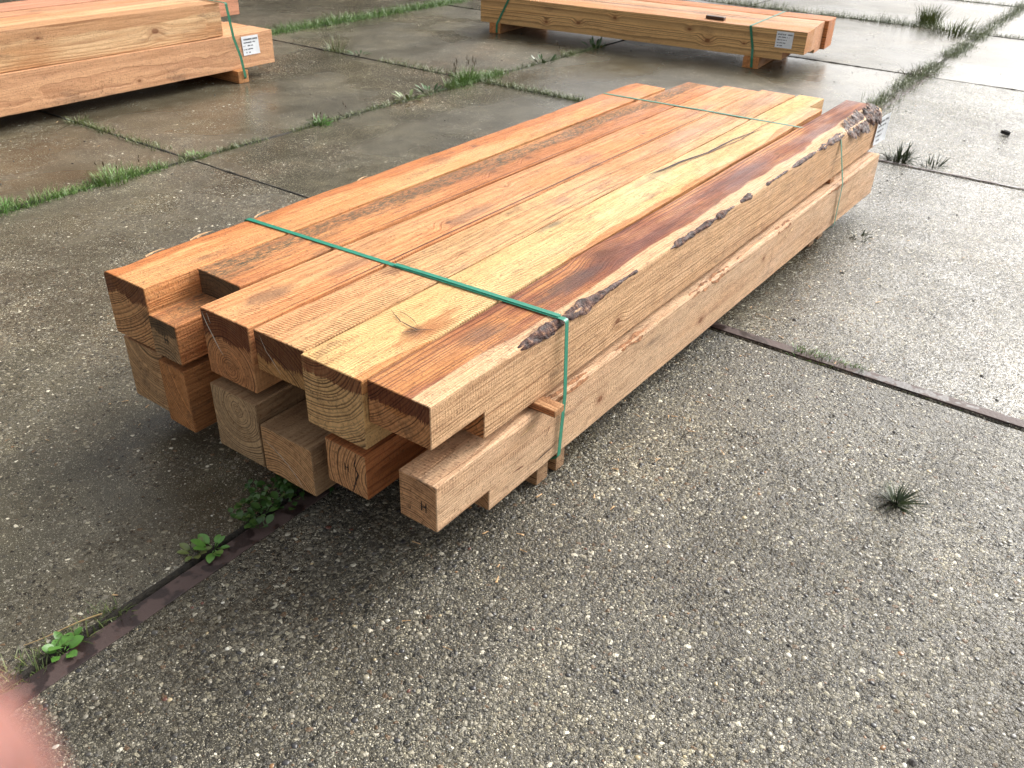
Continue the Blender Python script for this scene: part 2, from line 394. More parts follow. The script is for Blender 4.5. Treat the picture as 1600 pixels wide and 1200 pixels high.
    if smudges:
        sm = b.noise(b.vec('MULTIPLY', ps, (16, 40, 40)), 1.0, 5, .7); top = b.mapr(Z, H*.93, H*.97)
        for (sx_, sy_, rx, ry, sc, sk) in smudges:
            dd = b.vec('LENGTH', b.comb(b.math('DIVIDE', b.math('SUBTRACT', X, sx_), rx), b.math('DIVIDE', b.math('SUBTRACT', Y, sy_), ry), 0.0), out=1)
            f_ = b.mapr(b.math('ADD', dd, b.math('MULTIPLY', b.math('SUBTRACT', sm, .5), 1.8)), .25, 1.15, sk, 0)
            col = b.mix(b.math('MULTIPLY', f_, top), col, sc)
    rough = b.mapr(b.noise(b.vec('MULTIPLY', ps, (4, 12, 12)), 1.0, 4, .6), .35, .65, .50, .78)
    hh = b.math('ADD', b.math('MULTIPLY', lw, -.5), b.math('MULTIPLY', fib, .9))
    hh = b.math('ADD', hh, b.math('MULTIPLY', fl, .7)); hh = b.math('SUBTRACT', hh, b.math('MULTIPLY', sawk, .9))
    return b.set(col, rough, b.bump(hh, .0026), Specular_IOR_Level=.24)

SAP, SAPL = (.66, .40, .17), (.40, .18, .065)
ORG, ORGL = (.56, .225, .075), (.27, .085, .028)
TAN, TANL = (.44, .24, .12), (.22, .095, .04)
def loft_profile(y0, y1, z0, z1, ch, cs=(0, 0, 0, 0)):
    """rectangle with 4 chamfered corners; cs extra chamfer for (right-bottom, left-bottom, left-top, right-top)"""
    P = []
    for i, (cy, cz, sy, sz) in enumerate(((y0, z0, 1, 1), (y1, z0, -1, 1), (y1, z1, -1, -1), (y0, z1, 1, -1))):
        c = max(ch, cs[i]); k = .293*c
        a = (cy, cz+sz*c); m_ = (cy+sy*k, cz+sz*k); d = (cy+sy*c, cz)
        P += [a, m_, d] if i in (0, 2) else [d, m_, a]
    return P   # 12 points, counter-clockwise seen from -x ... consistent winding
def beam(L, W, H, seed, near=None, far=None, wane=None, jit=.0012, step=.02):
    """wane: dict corner -> function(x) chamfer"""
    V, F = [], []
    def piece(x0, x1, y0, y1, z0, z1, capA=True, capB=True, wn=None):
        base = len(V); xs = [x0, x0+.0015]; n = max(1, int((x1-x0)/step))
        xs += [x0+(x1-x0)*i/n for i in range(1, n)] + [x1-.0015, x1]
        for i, x in enumerate(xs):
            ins = .0014 if i in (0, len(xs)-1) else 0
            cs = [0]*4
            if wn:
                for k, f in wn.items(): cs[k] = f(x)
            pr = loft_profile(y0+ins, y1-ins, z0+ins, z1-ins, .0022+.0012*noise.noise(Vector((x*9, seed, 1))), cs)
            for (yy, zz) in pr:
                j = noise.noise_vector(Vector((x*2.2, yy*5+seed, zz*5)))*jit*1.6 + noise.noise_vector(Vector((x*30, yy*30+seed, zz*30)))*jit*.35
                V.append((x, yy+j.y, zz+j.z))
        m = len(xs)
        for i in range(m-1):
            for k in range(12):
                a = base+i*12+k; c = base+i*12+(k+1) % 12
                F.append((a, c, c+12, a+12))
        if capA: F.append([base+k for k in range(11, -1, -1)])
        if capB: F.append([base+(m-1)*12+k for k in range(12)])
    a, e = 0, L
    if near:
        l, y0, y1, z0, z1 = near; piece(0, l+.004, y0, y1, z0, z1, True, False); a = l
    if far:
        l, y0, y1, z0, z1 = far; piece(L-l-.004, L, y0, y1, z0, z1, False, True); e = L-l
    piece(a, e, 0, W, 0, H, wn=wane)
    me = mesh('timber', V, F)
    return me
def put_beam(name, u0, u1, v, W, z0, H, mat_, label, group, near=None, far=None, wane=None, drift=0.0, seed=1, cat='timber beam', rotx=0):
    L = u1-u0
    me = beam(L, W, H, seed, near, far, wane)
    o = link('squared_timber', me, mat_, loc=(u0, v, z0), rotz=math.atan2(drift, L))
    if rotx: o.rotation_euler.x = rotx
    tag(o, label, cat, group); return o
def nz(x, f, s): return noise.noise(Vector((x*f, s*7.3, s*1.9)))
# --- the six beams of the upper layer (right to left in the photo: t6 .. t1)
T = {}
G1, G2 = 'upper layer of the strapped timber stack', 'lower layer of the strapped timber stack'
m1 = wood('wood_orange_red', (.68, .285, .105), (.42, .135, .045), (.20, .30), 1, freq=170, heart=(.145, .20, .085, (.54, .20, .065), (.32, .10, .032)), blotch=(.70, .37, .15), endwet=.045, endc=(.42, .24, .12), knots=[(1.2, .09, .145, .008)], wave=.006, smudges=[(2.0, .05, .2, .04, (.20, .12, .07), .4), (1.1, .02, .3, .02, (.60, .36, .14), .5)])
m2 = wood('wood_mouldy_orange', (.66, .29, .11), (.38, .12, .045), (.10, -.05), 2, freq=150, blotch=(.50, .20, .075), mold=(.098, .062, -.1, 2.6), endwet=.03, endc=(.30, .21, .12), redwet=(.07, .045, .025),
          knots=[(1.05, .045, .147, .009), (1.22, .048, .147, .011), (1.0, .02, .10, .006)], saw=.15, H=.09)
m3 = wood('wood_orange', (.70, .30, .12), (.40, .12, .042), (.075, .03), 3, freq=175, blotch=(.66, .34, .15), streak=.4, endwet=.055, endc=(.36, .17, .075), saw=.35, smudges=[(.12, .075, .07, .03, (.12, .07, .05), .6), (.34, .05, .10, .03, (.16, .09, .06), .5), (.72, .04, .12, .03, (.15, .10, .07), .5), (1.3, .07, .12, .035, (.24, .10, .07), .45), (2.0, .05, .15, .03, (.20, .09, .05), .4)],
          knots=[(.65, .05, .150, .010), (1.65, .06, .148, .007), (.95, .10, .148, .005)], wave=.006)
m4 = wood('wood_sawn_orange', (.70, .36, .165), (.42, .165, .06), (.15, -.03), 4, freq=130, blotch=(.68, .41, .19), streak=.4, endwet=.055, endc=(.30, .165, .06), saw=1.0, smudges=[(.36, .105, .05, .025, (.18, .075, .035), .55), (.95, .06, .05, .03, (.26, .15, .10), .5), (1.75, .08, .35, .05, (.40, .20, .14), .5), (2.3, .06, .2, .06, (.28, .17, .12), .5)],
          knots=[(.52, .05, .150, .006), (1.1, .03, .15, .006)], redwet=(.10, .022, .010))
m5 = wood('wood_pale_yellow', (.77, .52, .24), (.58, .34, .14), (.13, .19), 5, freq=150, blotch=(.72, .45, .19), endwet=.030, streak=.38, endc=(.52, .32, .16), saw=.75,
          knots=[(.21, .03, .150, .007)], heart=(-.012, .14, .026, (.60, .28, .10), (.34, .12, .04)), redwet=(.20, .05, .02), smudges=[(.22, .035, .11, .035, (.42, .155, .05), .75), (.19, .045, .03, .02, (.10, .04, .025), .7), (.80, .14, .06, .014, (.10, .09, .07), .7), (1.35, .125, .25, .02, (.20, .17, .10), .5), (2.2, .05, .25, .04, (.36, .34, .16), .35)])
m6 = wood('wood_dark_heart', (.72, .455, .255), (.47, .255, .125), (.22, .25), 6, freq=170, heart=(.098, .155, .056, 'VAR', (.10, .030, .016)), endwet=.035, endc=(.36, .16, .06), saw=.1, streak=.7,
          knots=[(.72, .105, .140, .020), (1.72, .085, .147, .009), (.62, .0, .05, .008)], smudges=[(.25, .09, .07, .03, (.10, .05, .035), .6), (.55, .08, .16, .03, (.09, .065, .06), .65), (.72, .10, .08, .03, (.10, .03, .02), .6), (1.45, .09, .2, .03, (.15, .06, .05), .4)], redwet=(.10, .018, .010), wave=.012)
def wane6(x):
    g = .005+.009*max(0, nz(x, 3.1, 3)+.15) + .003*nz(x, 14, 5)
    if x < .22: g *= x/.22*.5
    if x > 1.9: g += .004
    if x > 2.12: g += min(.022, (x-2.12)*.22) + .006*nz(x, 20, 8)
    return max(.002, g)
def wane1(x):
    return max(.002, .006+.014*max(0, nz(x, 5, 11)) + (.012*(1-abs(x-.06)/.08) if abs(x-.06) < .08 else 0) + .003*nz(x, 30, 2))
T[1] = put_beam('t1', .85, 3.13, 1.513, .139, .240, .145, m1, 'outermost left beam of the upper layer, orange red with a rough wavy outer edge', G1, drift=.018, seed=1, wane={2: wane1})
T[2] = put_beam('t2', .845, 3.29, 1.373, .134, .240, .145, m2, 'grey mouldy streaked beam with its cut-down front end lying below its neighbours', G1, near=(.132, .046, .134, 0, .090), drift=.005, seed=2)
T[3] = put_beam('t3', .870, 3.335, 1.219, .1395, .240, .145, m3, 'orange upper beam with dark wet end and white drip, right of the mouldy beam', G1, drift=.018, seed=3)
T[4] = put_beam('t4', .876, 3.373, 1.074, .1335, .240, .145, m4, 'cross-sawn upper beam with a shallow front end, left of the pale yellow beam', G1, near=(.14, 0, .135, .058, .145), drift=.030, seed=4)
T[5] = put_beam('t5', .867, 3.40, .923, .147, .240, .145, m5, 'pale yellow upper beam with a knotty scar near its front end and a long split', G1, far=(.17, .05, .147, 0, .145), drift=.028, seed=5)
T[6] = put_beam('t6', .877, 3.44, .778, .1415, .240, .145, m6, 'upper right beam with a dark purple heart band and bark along its edge', G1, near=(.146, 0, .1415, .058, .145), wane={3: wane6}, drift=.012, seed=6)
# --- lower layer
n1 = wood('wood_low_tan', TAN, TANL, (.03, .20), 11, freq=150, endc=(.40, .26, .14), wave=.008)
n2 = wood('wood_low_orange', (.46, .20, .075), (.22, .08, .03), (-.16, .22), 12, freq=190, endc=(.42, .20, .08))
n3 = wood('wood_low_grey', (.36, .23, .125), (.20, .115, .06), (.06, .115), 13, freq=170, endc=(.38, .27, .16), streak=.35)
n4 = wood('wood_low_brown', (.36, .23, .125), (.20, .11, .055), (.10, -.06), 14, freq=160, endc=(.44, .26, .13), mold=(.09, .05, .1, .9), H=.11)
n5 = wood('wood_low_red', (.46, .17, .06), (.20, .06, .022), (-.03, .10), 15, freq=150, endc=(.46, .26, .13), streak=.7)
n6 = wood('wood_low_right', (.68, .44, .265), (.48, .27, .145), (.06, -.07), 16, freq=190, endc=(.40, .22, .11), blotch=(.66, .45, .28), knots=[(.55, .0, .055, .008), (1.05, .0, .05, .009), (1.45, 0, .09, .006)], saw=.3, streak=.6)
def wane_b6(x): return max(.002, .005+.007*max(0, nz(x, 4, 23)+.3)+.003*nz(x, 26, 4)) if x > .2 else .003
T[11] = put_beam('b1', .862, 3.33, 1.519, .137, .072, .150, n1, 'outermost beam at the left of the lower layer, plain tan end face', G2, seed=11)
T[12] = put_beam('b2', .846, 3.30, 1.368, .140, .072, .150, n2, 'orange lower beam with a narrowed front end under the mouldy beam', G2, near=(.15, .053, .140, 0, .150), seed=12)
T[13] = put_beam('b3', .857, 3.36, 1.213, .139, .072, .150, n3, 'greyish tan lower beam with a full square end, third from the left', G2, seed=13)
T[14] = put_beam('b4', .856, 3.34, 1.060, .145, .072, .150, n4, 'lower beam with a stepped-down front end and a pale crescent line on its end face', G2, near=(.16, 0, .145, 0, .110), seed=14)
T[15] = put_beam('b5', .868, 3.38, .924, .130, .072, .150, n5, 'reddish lower beam with a split through its ringed end face', G2, near=(.20, .004, .108, .050, .150), seed=15)
T[16] = put_beam('b6', .879, 3.41, .771, .143, .072, .150, n6, 'lower right beam with a letter on its end face and a rough brown edge', G2, near=(.150, 0, .088, .049, .150), wane={3: wane_b6}, drift=-.014, seed=16)

# --- bark on the waney edge of the upper right beam and others
def bark_mat():
    b = NB('bark'); n1_ = b.noise(b.obj, 55, 5, .7); n2_ = b.noise(b.vec('MULTIPLY', b.obj, (40, 120, 120)), 1.0, 3, .6)
    c = b.ramp(n1_, [(.30, (.008, .004, .003)), (.46, (.036, .014, .011)), (.57, (.10, .042, .028)), (.68, (.32, .18, .10))])
    return b.set(c, b.mapr(n2_, .3, .7, .45, .8), b.bump(b.math('ADD', n1_, n2_), .006), Specular_IOR_Level=.3)
M_bark = bark_mat()
M_bast = simple('inner_bark', (.26, .125, .06), .8, .55, 90, .003, .2)
def bark_strip(parent, W, H, x0, x1, wfun, seed, proud=.003, side='right', grow=1.0, lumps=.004, m_=None):
    """rough strip that wraps over the chamfered corner of the beam"""
    V, F = [], []; n = max(8, int((x1-x0)/.003)); m = 12
    for i in range(n+1):
        x = x0+(x1-x0)*i/n; t = i/n
        end = min(1, t*5, (1-t)*5)**.7; c = max(wfun(x), .004)*grow
        half = c*.72*(.35+.65*end)*(1+.7*nz(x, 22, seed)+.25*nz(x, 90, seed))
        for k in range(m+1):
            s = k/m*2-1
            # along chamfer direction (y+, z-)/sqrt2, centre of the chamfer
            o_ = s*half; pv = Vector((x*38, s*half*60, seed)); pr = proud*(.4+end)*(1-abs(s)**3)+lumps*end*(1-s*s)*(.9*abs(noise.noise(pv))+.5*noise.noise(pv*2.0)+.15*noise.noise(pv*4)+.1) - .0018
            cy, cz = wfun(x)*.42, H-wfun(x)*.42
            yy = cy+o_*.7071-pr*.7071; zz = cz+o_*.7071+pr*.7071
            V.append((x+.004*noise.noise(Vector((s*3, x*50, 5))), yy, zz))
    for i in range(n):
        for k in range(m):
            a = i*(m+1)+k; F.append((a, a+m+1, a+m+2, a+1))
    me = mesh('bark', V, F, True)
    o = link('bark', me, m_ or M_bark, parent); return o
for (x0, x1, g, lu) in ((.245, .47, 1.7, .0005), (.43, .66, 1.7, .001), (.62, .70, 1.2, .001), (.84, 1.05, 1.7, .002), (.98, 1.22, 1.8, .003), (1.24, 1.34, 1.2, .001), (1.42, 1.52, .8, .001), (1.50, 1.60, .8, .002),
                        (1.62, 1.86, 1.3, .002), (1.82, 2.12, 1.4, .003)):
    bark_strip(T[6], .1415, .145, x0, x1, wane6, x0*10, .0022, grow=g, lumps=lu)
bark_strip(T[6], .1415, .145, 2.12, 2.40, wane6, 44, .003, grow=1.9, lumps=.008)
bark_strip(T[6], .1415, .145, 2.37, 2.555, wane6, 51, .005, grow=1.8, lumps=.010)
for (x0, x1) in ((.28, .52), (.60, .78), (.86, 1.35), (1.5, 1.72), (1.9, 2.2)):
    bark_strip(T[16], .143, .150, x0, x1, wane_b6, x0*7, .001, grow=1.3, lumps=.002, m_=M_bast)
def sliver(parent, pts, w_, z, m, name='crack', normal='z', y=None):
    """thin crack, mark or painted gap strip lying on a face: pts in the beam's own frame"""
    V, F = [], []; n = len(pts)
    P2 = []
    for i in range(n-1):
        for k in range(6):
            t = k/6; P2.append([pts[i][0]*(1-t)+pts[i+1][0]*t, pts[i][1]*(1-t)+pts[i+1][1]*t])
    P2.append(list(pts[-1])); n = len(P2)
    for i, p_ in enumerate(P2):
        t = i/(n-1); hw = w_*(math.sin(math.pi*min(max(t, .02), .98))**.6)*(.55+.6*abs(noise.noise(Vector((p_[0]*60, p_[1]*60, 4)))))
        d = (P2[min(i+1, n-1)][0]-P2[max(i-1, 0)][0], P2[min(i+1, n-1)][1]-P2[max(i-1, 0)][1]); L = math.hypot(*d) or 1
        nx, ny = -d[1]/L, d[0]/L; jx = .0012*noise.noise(Vector((p_[0]*80, p_[1]*80, 9)))
        for sgn in (-1, 1):
            a, c = p_[0]+nx*(hw*sgn+jx), p_[1]+ny*(hw*sgn+jx)
            if normal == 'z': V.append((a, c, z))
            elif normal == 'y': V.append((a, z, c))
            else: V.append((z, a, c))
    for i in range(n-1): F.append((2*i, 2*i+2, 2*i+3, 2*i+1))
    me = mesh(name, V, F)
    if normal == 'x': me.flip_normals()
    return link(name, me, m, parent)
M_crack_gap = simple('crack_gap_dark', (.030, .014, .008), .7, .4, 200)
M_split = simple('split_brown', (.16, .065, .03), .7, .4, 300)
M_white = simple('white_drip', (.62, .55, .45), .5, .3, 300)
M_ink = simple('black_ink', (.012, .010, .010), .5, .2, 200)
zt = .1470
sliver(T[5], [(1.297, .160-.023), (1.36, .150-.023), (1.47, .142-.023), (1.60, .120-.023), (1.78, .095), (1.95, .07)], .0055, zt, M_crack_gap)
sliver(T[5], [(1.40, .11), (1.55, .098), (1.80, .075), (2.0, .085), (2.25, .06)], .0022, zt, M_split)
sliver(T[5], [(1.274, .130), (1.262, .08), (1.25, .02)], .0016, zt, M_split)
sliver(T[5], [(.225, .137), (.20, .09), (.195, .045), (.215, .015)], .0022, zt, M_crack_gap)
sliver(T[5], [(.235, .128), (.222, .08), (.205, .05)], .0012, zt, M_crack_gap)
sliver(T[5], [(.165, .062), (.185, .047), (.20, .040)], .0018, zt, M_crack_gap)
sliver(T[4], [(.55, .012), (.9, .020), (1.3, .004)], .0013, zt, M_split)
sliver(T[4], [(.3, .10), (1.0, .085), (1.6, .055), (2.1, .05)], .0012, zt, M_split)
sliver(T[3], [(.02, .004), (.6, .004), (1.6, .003), (2.4, .004)], .0022, zt, M_crack_gap)  # dark strip along the edge, painting the shaded gap to the next beam
sliver(T[2], [(.3, .006), (1.0, .004), (2.2, .005)], .0014, zt, M_crack_gap)  # same painted gap shade along this beam's right edge
sliver(T[15], [(.028, .145), (.034, .12), (.026, .10), (.035, .075), (.045, .05)], .0028, -.0006, M_crack_gap, normal='x')
sliver(T[14], [(.14, .078), (.11, .066), (.075, .045), (.045, .018), (.035, .003)], .0013, -.0006, M_white, 'drip_line', 'x')
sliver(T[3], [(.134, .138), (.125, .115), (.105, .080), (.088, .055)], .0022, -.0006, M_white, 'drip_line', 'x')
sliver(T[3], [(.120, .140), (.112, .118)], .0012, -.0006, M_white, 'drip_line', 'x')
sliver(T[4], [(.118, .138), (.105, .110), (.085, .088), (.070, .070)], .0010, -.0006, M_white, 'drip_line', 'x')
sliver(T[16], [(.30, .03), (.37, .035)], .002, -.0022, M_ink, 'ink_mark', 'y')
for (a, c) in (((.22, .050), (.26, .046)), ((.33, .075), (.345, .095)), ((1.5, .04), (1.52, .095)), ((1.9, .03), (1.93, .09)), ((2.2, .06), (2.23, .12))):
    sliver(T[16], [a, ((a[0]+c[0])/2+.004, (a[1]+c[1])/2), c], .0022, -.0022, M_split, 'grain_scar', 'y')
def letter_h(parent, cy, cz, h, x=-.0008):
    V, F = [], []
    def quad(a, c, w_):
        d = (c[0]-a[0], c[1]-a[1]); L = math.hypot(*d); n_x, n_y = -d[1]/L*w_, d[0]/L*w_; b0 = len(V)
        V.extend([(x, a[0]+n_x, a[1]+n_y), (x, a[0]-n_x, a[1]-n_y), (x, c[0]-n_x, c[1]-n_y), (x, c[0]+n_x, c[1]+n_y)]); F.append((b0, b0+1, b0+2, b0+3))
    w2 = h*.055
    quad((cy+h*.26, cz-h*.5), (cy+h*.24, cz+h*.5), w2); quad((cy-h*.24, cz-h*.52), (cy-h*.25, cz+h*.46), w2); quad((cy+h*.24, cz-h*.06), (cy-h*.24, cz+h*.02), w2)
    return link('letter_mark', mesh('letter_mark', V, F), M_ink, parent)
letter_h(T[2], .084, .048, .017); letter_h(T[15], .055, .105, .017); letter_h(T[16], .030, .094, .021)
sliver(T[16], [(.064, .072), (.061, .080)], .0012, -.0008, M_ink, 'ink_mark', 'x')
# splinters along the outer edge of the left beam
def splinter(parent, P, L, hgt, m, seed):
    r_ = random.Random(seed); V, F = [], []; n = 7
    for i in range(n+1):
        t = i/n; c = Vector((P[0]+L*t, P[1]+.002*math.sin(t*3), P[2]+hgt*.45*math.sin(t*2.2))); w_ = .0014*(1-t)+.0003
        V += [c+Vector((0, -w_, -w_)), c+Vector((0, w_, -w_)), c+Vector((0, 0, w_))]
    for i in range(n):
        for k in range(3): a = i*3+k; c2 = i*3+(k+1) % 3; F.append((a, c2, c2+3, a+3))
    return link('splinter', mesh('splinter', V, F), m, parent)
M_spl = simple('splinter_wood', (.52, .33, .16), .6, .3, 100)
splinter(T[1], (.10, .137, .143), .05, .006, M_spl, 1); splinter(T[1], (.215, .138, .143), .055, .010, M_spl, 2)
splinter(T[1], (.235, .140, .143), .045, .006, M_spl, 3); splinter(T[1], (.40, .139, .143), .05, .010, M_spl, 4); splinter(T[1], (.75, .139, .143), .04, .007, M_spl, 5)
splinter(T[16], (.29, -.003, .128), -.05, -.006, M_spl, 6); splinter(T[16], (1.63, -.006, .120), .05, .008, M_spl, 7); splinter(T[16], (1.60, -.004, .112), .04, .003, M_spl, 8)

# --- bearers and spacer sticks
nB = wood('wood_bearer', (.40, .25, .14), (.22, .12, .06), (.03, -.03), 21, freq=200, endc=(.36, .22, .12), H=.07)
nBo = wood('wood_bearer_orange', (.52, .25, .09), (.28, .10, .04), (.03, -.03), 22, freq=200, endc=(.46, .22, .09), H=.07)
def block(name, x0, x1, y0, y1, z0, z1, m, label, cat, group=None, rot=0.0, seed=1):
    """a squared stick; its long axis is the longer side"""
    L, W, H = y1-y0, x1-x0, z1-z0
    me = beam(L, W, H, seed, jit=.0008)
    o = link(name, me, m, loc=(x1, y0, z0), rotz=R(90)+rot)
    tag(o, label, cat, group); return o
GB = 'bearers under the strapped timber stack'
block('bearer', 1.224, 1.266, .791, 1.64, 0.001, .0685, nB, 'bearer block under the front of the near stack, nearest the camera', 'bearer', GB, seed=31)
block('bearer', 1.291, 1.324, .787, 1.64, 0.001, .0685, nB, 'bearer block just behind the front strap under the near stack', 'bearer', GB, seed=32)
block('bearer', 2.900, 2.945, .800, 1.64, 0.001, .0685, nB, 'bearer block under the far end of the near stack, before the strap', 'bearer', GB, seed=33)
block('bearer', 2.990, 3.035, .800, 1.64, 0.001, .0685, nB, 'bearer block under the far end of the near stack, beyond the strap', 'bearer', GB, seed=34)
nS = wood('wood_stick', (.46, .25, .12), (.25, .11, .05), (.01, -.03), 24, freq=240, endc=(.34, .15, .07), H=.022)
block('spacer_stick', 1.182, 1.216, .731, 1.62, .2230, .2385, nS, 'thin spacer stick poking out between the two layers beside the front strap', 'spacer stick', rot=R(1.2), seed=35)
block('spacer_stick', 2.93, 2.97, .785, 1.62, .2230, .2385, nS, 'thin spacer stick between the two layers beneath the far strap', 'spacer stick', seed=36)

# --- straps
b = NB('strap_green')
stn = b.noise(b.vec('MULTIPLY', b.geo.outputs['Position'], (60, 60, 60)), 1.0, 3)
M_strap = b.set(b.mix(stn, (.004, .16, .095), (.008, .25, .155)), .30, b.bump(b.noise(b.geo.outputs['Position'], 600, 2), .0004), Specular_IOR_Level=.6)
b = NB('strap_pale')
M_strap2 = b.set(b.mix(b.noise(b.obj, 50, 3), (.015, .13, .07), (.05, .22, .13)), .42, Specular_IOR_Level=.35)
def ribbon(path, side, w_, th, closed=False):
    """path of points, side: width direction per strap"""
    V, F = [], []; n = len(path); side = Vector(side).normalized()
    for i, P in enumerate(path):
        P = Vector(P); A = Vector(path[i-1] if (i > 0 or closed) else path[0]); B = Vector(path[(i+1) % n] if (i < n-1 or closed) else path[-1])
        d = (B-A).normalized(); nn = d.cross(side).normalized(); sd = nn.cross(d).normalized()
        for s_, t_ in ((-1, 0), (1, 0), (1, 1), (-1, 1)): V.append(P+sd*(w_/2*s_)+nn*(th*(t_-.5)))
    m = n if closed else n-1
    for i in range(m):
        a, c = i*4, ((i+1) % n)*4
        for k in range(4): F.append((a+k, a+(k+1) % 4, c+(k+1) % 4, c+k))
    if not closed: F += [(3, 2, 1, 0), (n*4-4, n*4-3, n*4-2, n*4-1)]
    return V, F
def rounded(pts, r=.006, closed=True, k=4):
    out = []; n = len(pts)
    for i, P in enumerate(pts):
        P = Vector(P); A = Vector(pts[i-1]); B = Vector(pts[(i+1) % n])
        if not closed and i in (0, n-1): out.append(P); continue
        a = P+(A-P).normalized()*r; c = P+(B-P).normalized()*r
        for q in range(k+1):
            t = q/k; out.append(a*(1-t)**2+P*2*t*(1-t)+c*t*t)
    return out
def strap(pts, side, w_, m, label, group, name='strap', extra=None, sag=0):
    P = rounded(pts, .007)
    V, F = ribbon(P, side, w_, .0009, True)
    o = link(name, mesh(name, V, F), m)
    tag(o, label, 'strap', group)
    if extra:
        V, F = ribbon(extra, side, w_*.95, .0009); link('strap_overlap', mesh('strap_overlap', V, F), m, o)
    return o
GS = 'green straps round the timber stacks'
strap([(1.271, .7715, .3875), (1.250, 1.20, .3868), (1.226, 1.656, .3868), (1.228, 1.672, .215), (1.23, 1.668, .068), (1.279, 1.64, .030), (1.279, .81, .030), (1.262, .7640, .069), (1.268, .7625, .220)],
      (1, .05, 0), .0128, M_strap, 'bright green strap round the front of the near stack', GS,
      extra=[(1.2735, .790, .3892), (1.266, .95, .3892), (1.258, 1.12, .3888), (1.252, 1.20, .3884)])
strap([(2.952, .792, .3845), (2.92, 1.25, .3868), (2.890, 1.665, .3868), (2.89, 1.675, .215), (2.90, 1.668, .068), (2.97, 1.64, .030), (2.975, .80, .030), (2.978, .753, .069), (2.962, .752, .222)],
      (1, .08, 0), .0135, M_strap2, 'green strap round the far end of the near stack, over the bark', GS)

# --- paper labels with unreadable small print
M_paper = simple('paper', (.74, .77, .80), .45, .05, 40)
M_print = simple('print_ink', (.06, .07, .09), .6, .2, 300)
def paper(parent, O, ux, uy, w_, h_, seed, nrm, curl=.004, lines=5):
    """label with lower left corner O, width dir ux, height dir uy"""
    O, ux, uy, nrm = Vector(O), Vector(ux).normalized(), Vector(uy).normalized(), Vector(nrm)
    V, F = [], []; n = 8
    def pt(s, t, off=0): return O+ux*(s*w_)+uy*(t*h_)+nrm*(.0012+off+curl*(max(0, s-.7)**2*4+max(0, .2-t)**2*6))
    for i in range(n+1):
        for j in range(n+1): V.append(pt(i/n, j/n))
    for i in range(n):
        for j in range(n): a = i*(n+1)+j; F.append((a, a+n+1, a+n+2, a+1))
    o = link('paper_label', mesh('paper_label', V, F), M_paper, parent)
    r_ = random.Random(seed); V, F = [], []
    def q(s0, t0, s1, t1, wq):
        A, B = pt(s0, t0, .0004), pt(s1, t1, .0004); d = (B-A).normalized(); k = d.cross(nrm).normalized()*wq; b0 = len(V)
        V.extend([A+k, A-k, B-k, B+k]); F.append((b0, b0+1, b0+2, b0+3))
    y = .86
    for ln in range(lines):
        hgt = .085 if ln == 0 else .06; s = .07+.05*r_.random(); L = (.92, .80, .62, .60, .45)[ln % 5]
        while s < L:
            if r_.random() < .16: s += .045; continue
            lw_ = .028 if ln == 0 else .022
            q(s, y, s, y-hgt, h_*.010)
            z_ = r_.random()
            if z_ < .6: q(s, y-hgt*r_.choice((0, .5, 1)), s+lw_, y-hgt*r_.choice((0, .5, 1)), h_*.009)
            if z_ > .35: q(s+lw_, y, s+lw_, y-hgt, h_*.009)
            s += lw_*1.75
        y -= .175
    link('print', mesh('print', V, F), M_print, o)
    return o
paper(T[6], (2.500, -.0045, .012), (1, -.06, .02), (.10, 0, 1), .120, .100, 1, (0, -1, 0), curl=.006)

# ------------------------------------------------------------------ stack at upper left
def flat_wood(name, seed, e=(.58, .30, .13), l=(.33, .14, .055), **k): return wood(name, e, l, k.pop('pith', (.08, -.06)), seed, mottle=k.pop('mottle', .12), **k)
a1 = flat_wood('wood_left_low', 41, (.66, .37, .20), (.42, .20, .10), pith=(.25, .07), freq=60, knots=[(1.37, .0, .085, .009), (3.1, 0, .11, .007), (2.2, 0, .04, .007), (2.86, 0, .10, .005)], endc=(.5, .26, .12))
a2 = flat_wood('wood_left_up', 42, (.74, .49, .27), (.48, .26, .12), pith=(.30, .22), freq=85, knots=[(2.35, .0, .075, .016), (2.85, 0, .11, .007), (1.75, 0, .12, .005)], blotch=(.56, .30, .14), heart=(.02, .20, .085, (.56, .31, .155), (.36, .18, .08)), streak=.75)
a3 = flat_wood('wood_left_back', 43, (.64, .34, .19), (.33, .10, .045), pith=(.1, .0), freq=150, blotch=(.62, .34, .16))
a4 = flat_wood('wood_left_back_pink', 44, (.62, .31, .19), (.33, .11, .06), pith=(.1, .3), freq=180)
GL = 'beams of the timber stack at the upper left'
Y0 = 4.115
L1 = put_beam('l1', .35, 3.43, 4.118, .185, .066, .176, a1, 'long front beam of the left stack lower layer carrying a white paper label', GL, drift=.045, seed=51)
put_beam('l2', .35, 3.42, 4.312, .18, .066, .176, a3, 'second beam of the left stack lower layer, behind the labelled one', GL, drift=.045, seed=52)
put_beam('l3', .35, 3.40, 4.500, .18, .066, .176, a3, 'third beam of the left stack lower layer, hidden behind the front two', GL, drift=.045, seed=53)
put_beam('l4', .35, 3.115, 4.140, .235, .245, .168, a2, 'pale front beam of the left stack upper layer with a large knot and rust stains', GL, far=(.105, .006, .225, .0, .166), drift=.035, seed=54)
put_beam('l5', .35, 3.20, 4.385, .235, .245, .164, a3, 'orange middle beam on top of the left stack', GL, drift=.035, seed=55)
put_beam('l6', .35, 3.62, 4.635, .235, .245, .168, a4, 'pinkish rear beam of the left stack sticking out past the others at the right', GL, drift=.035, seed=56)
block('bearer', 3.125, 3.195, 4.115, 4.70, .001, .0655, nBo, 'bearer under the right end of the left stack', 'bearer', seed=57)
block('bearer', .9, .97, 4.115, 4.70, .001, .0655, nBo, 'bearer under the hidden left end of the left stack', 'bearer', seed=58)
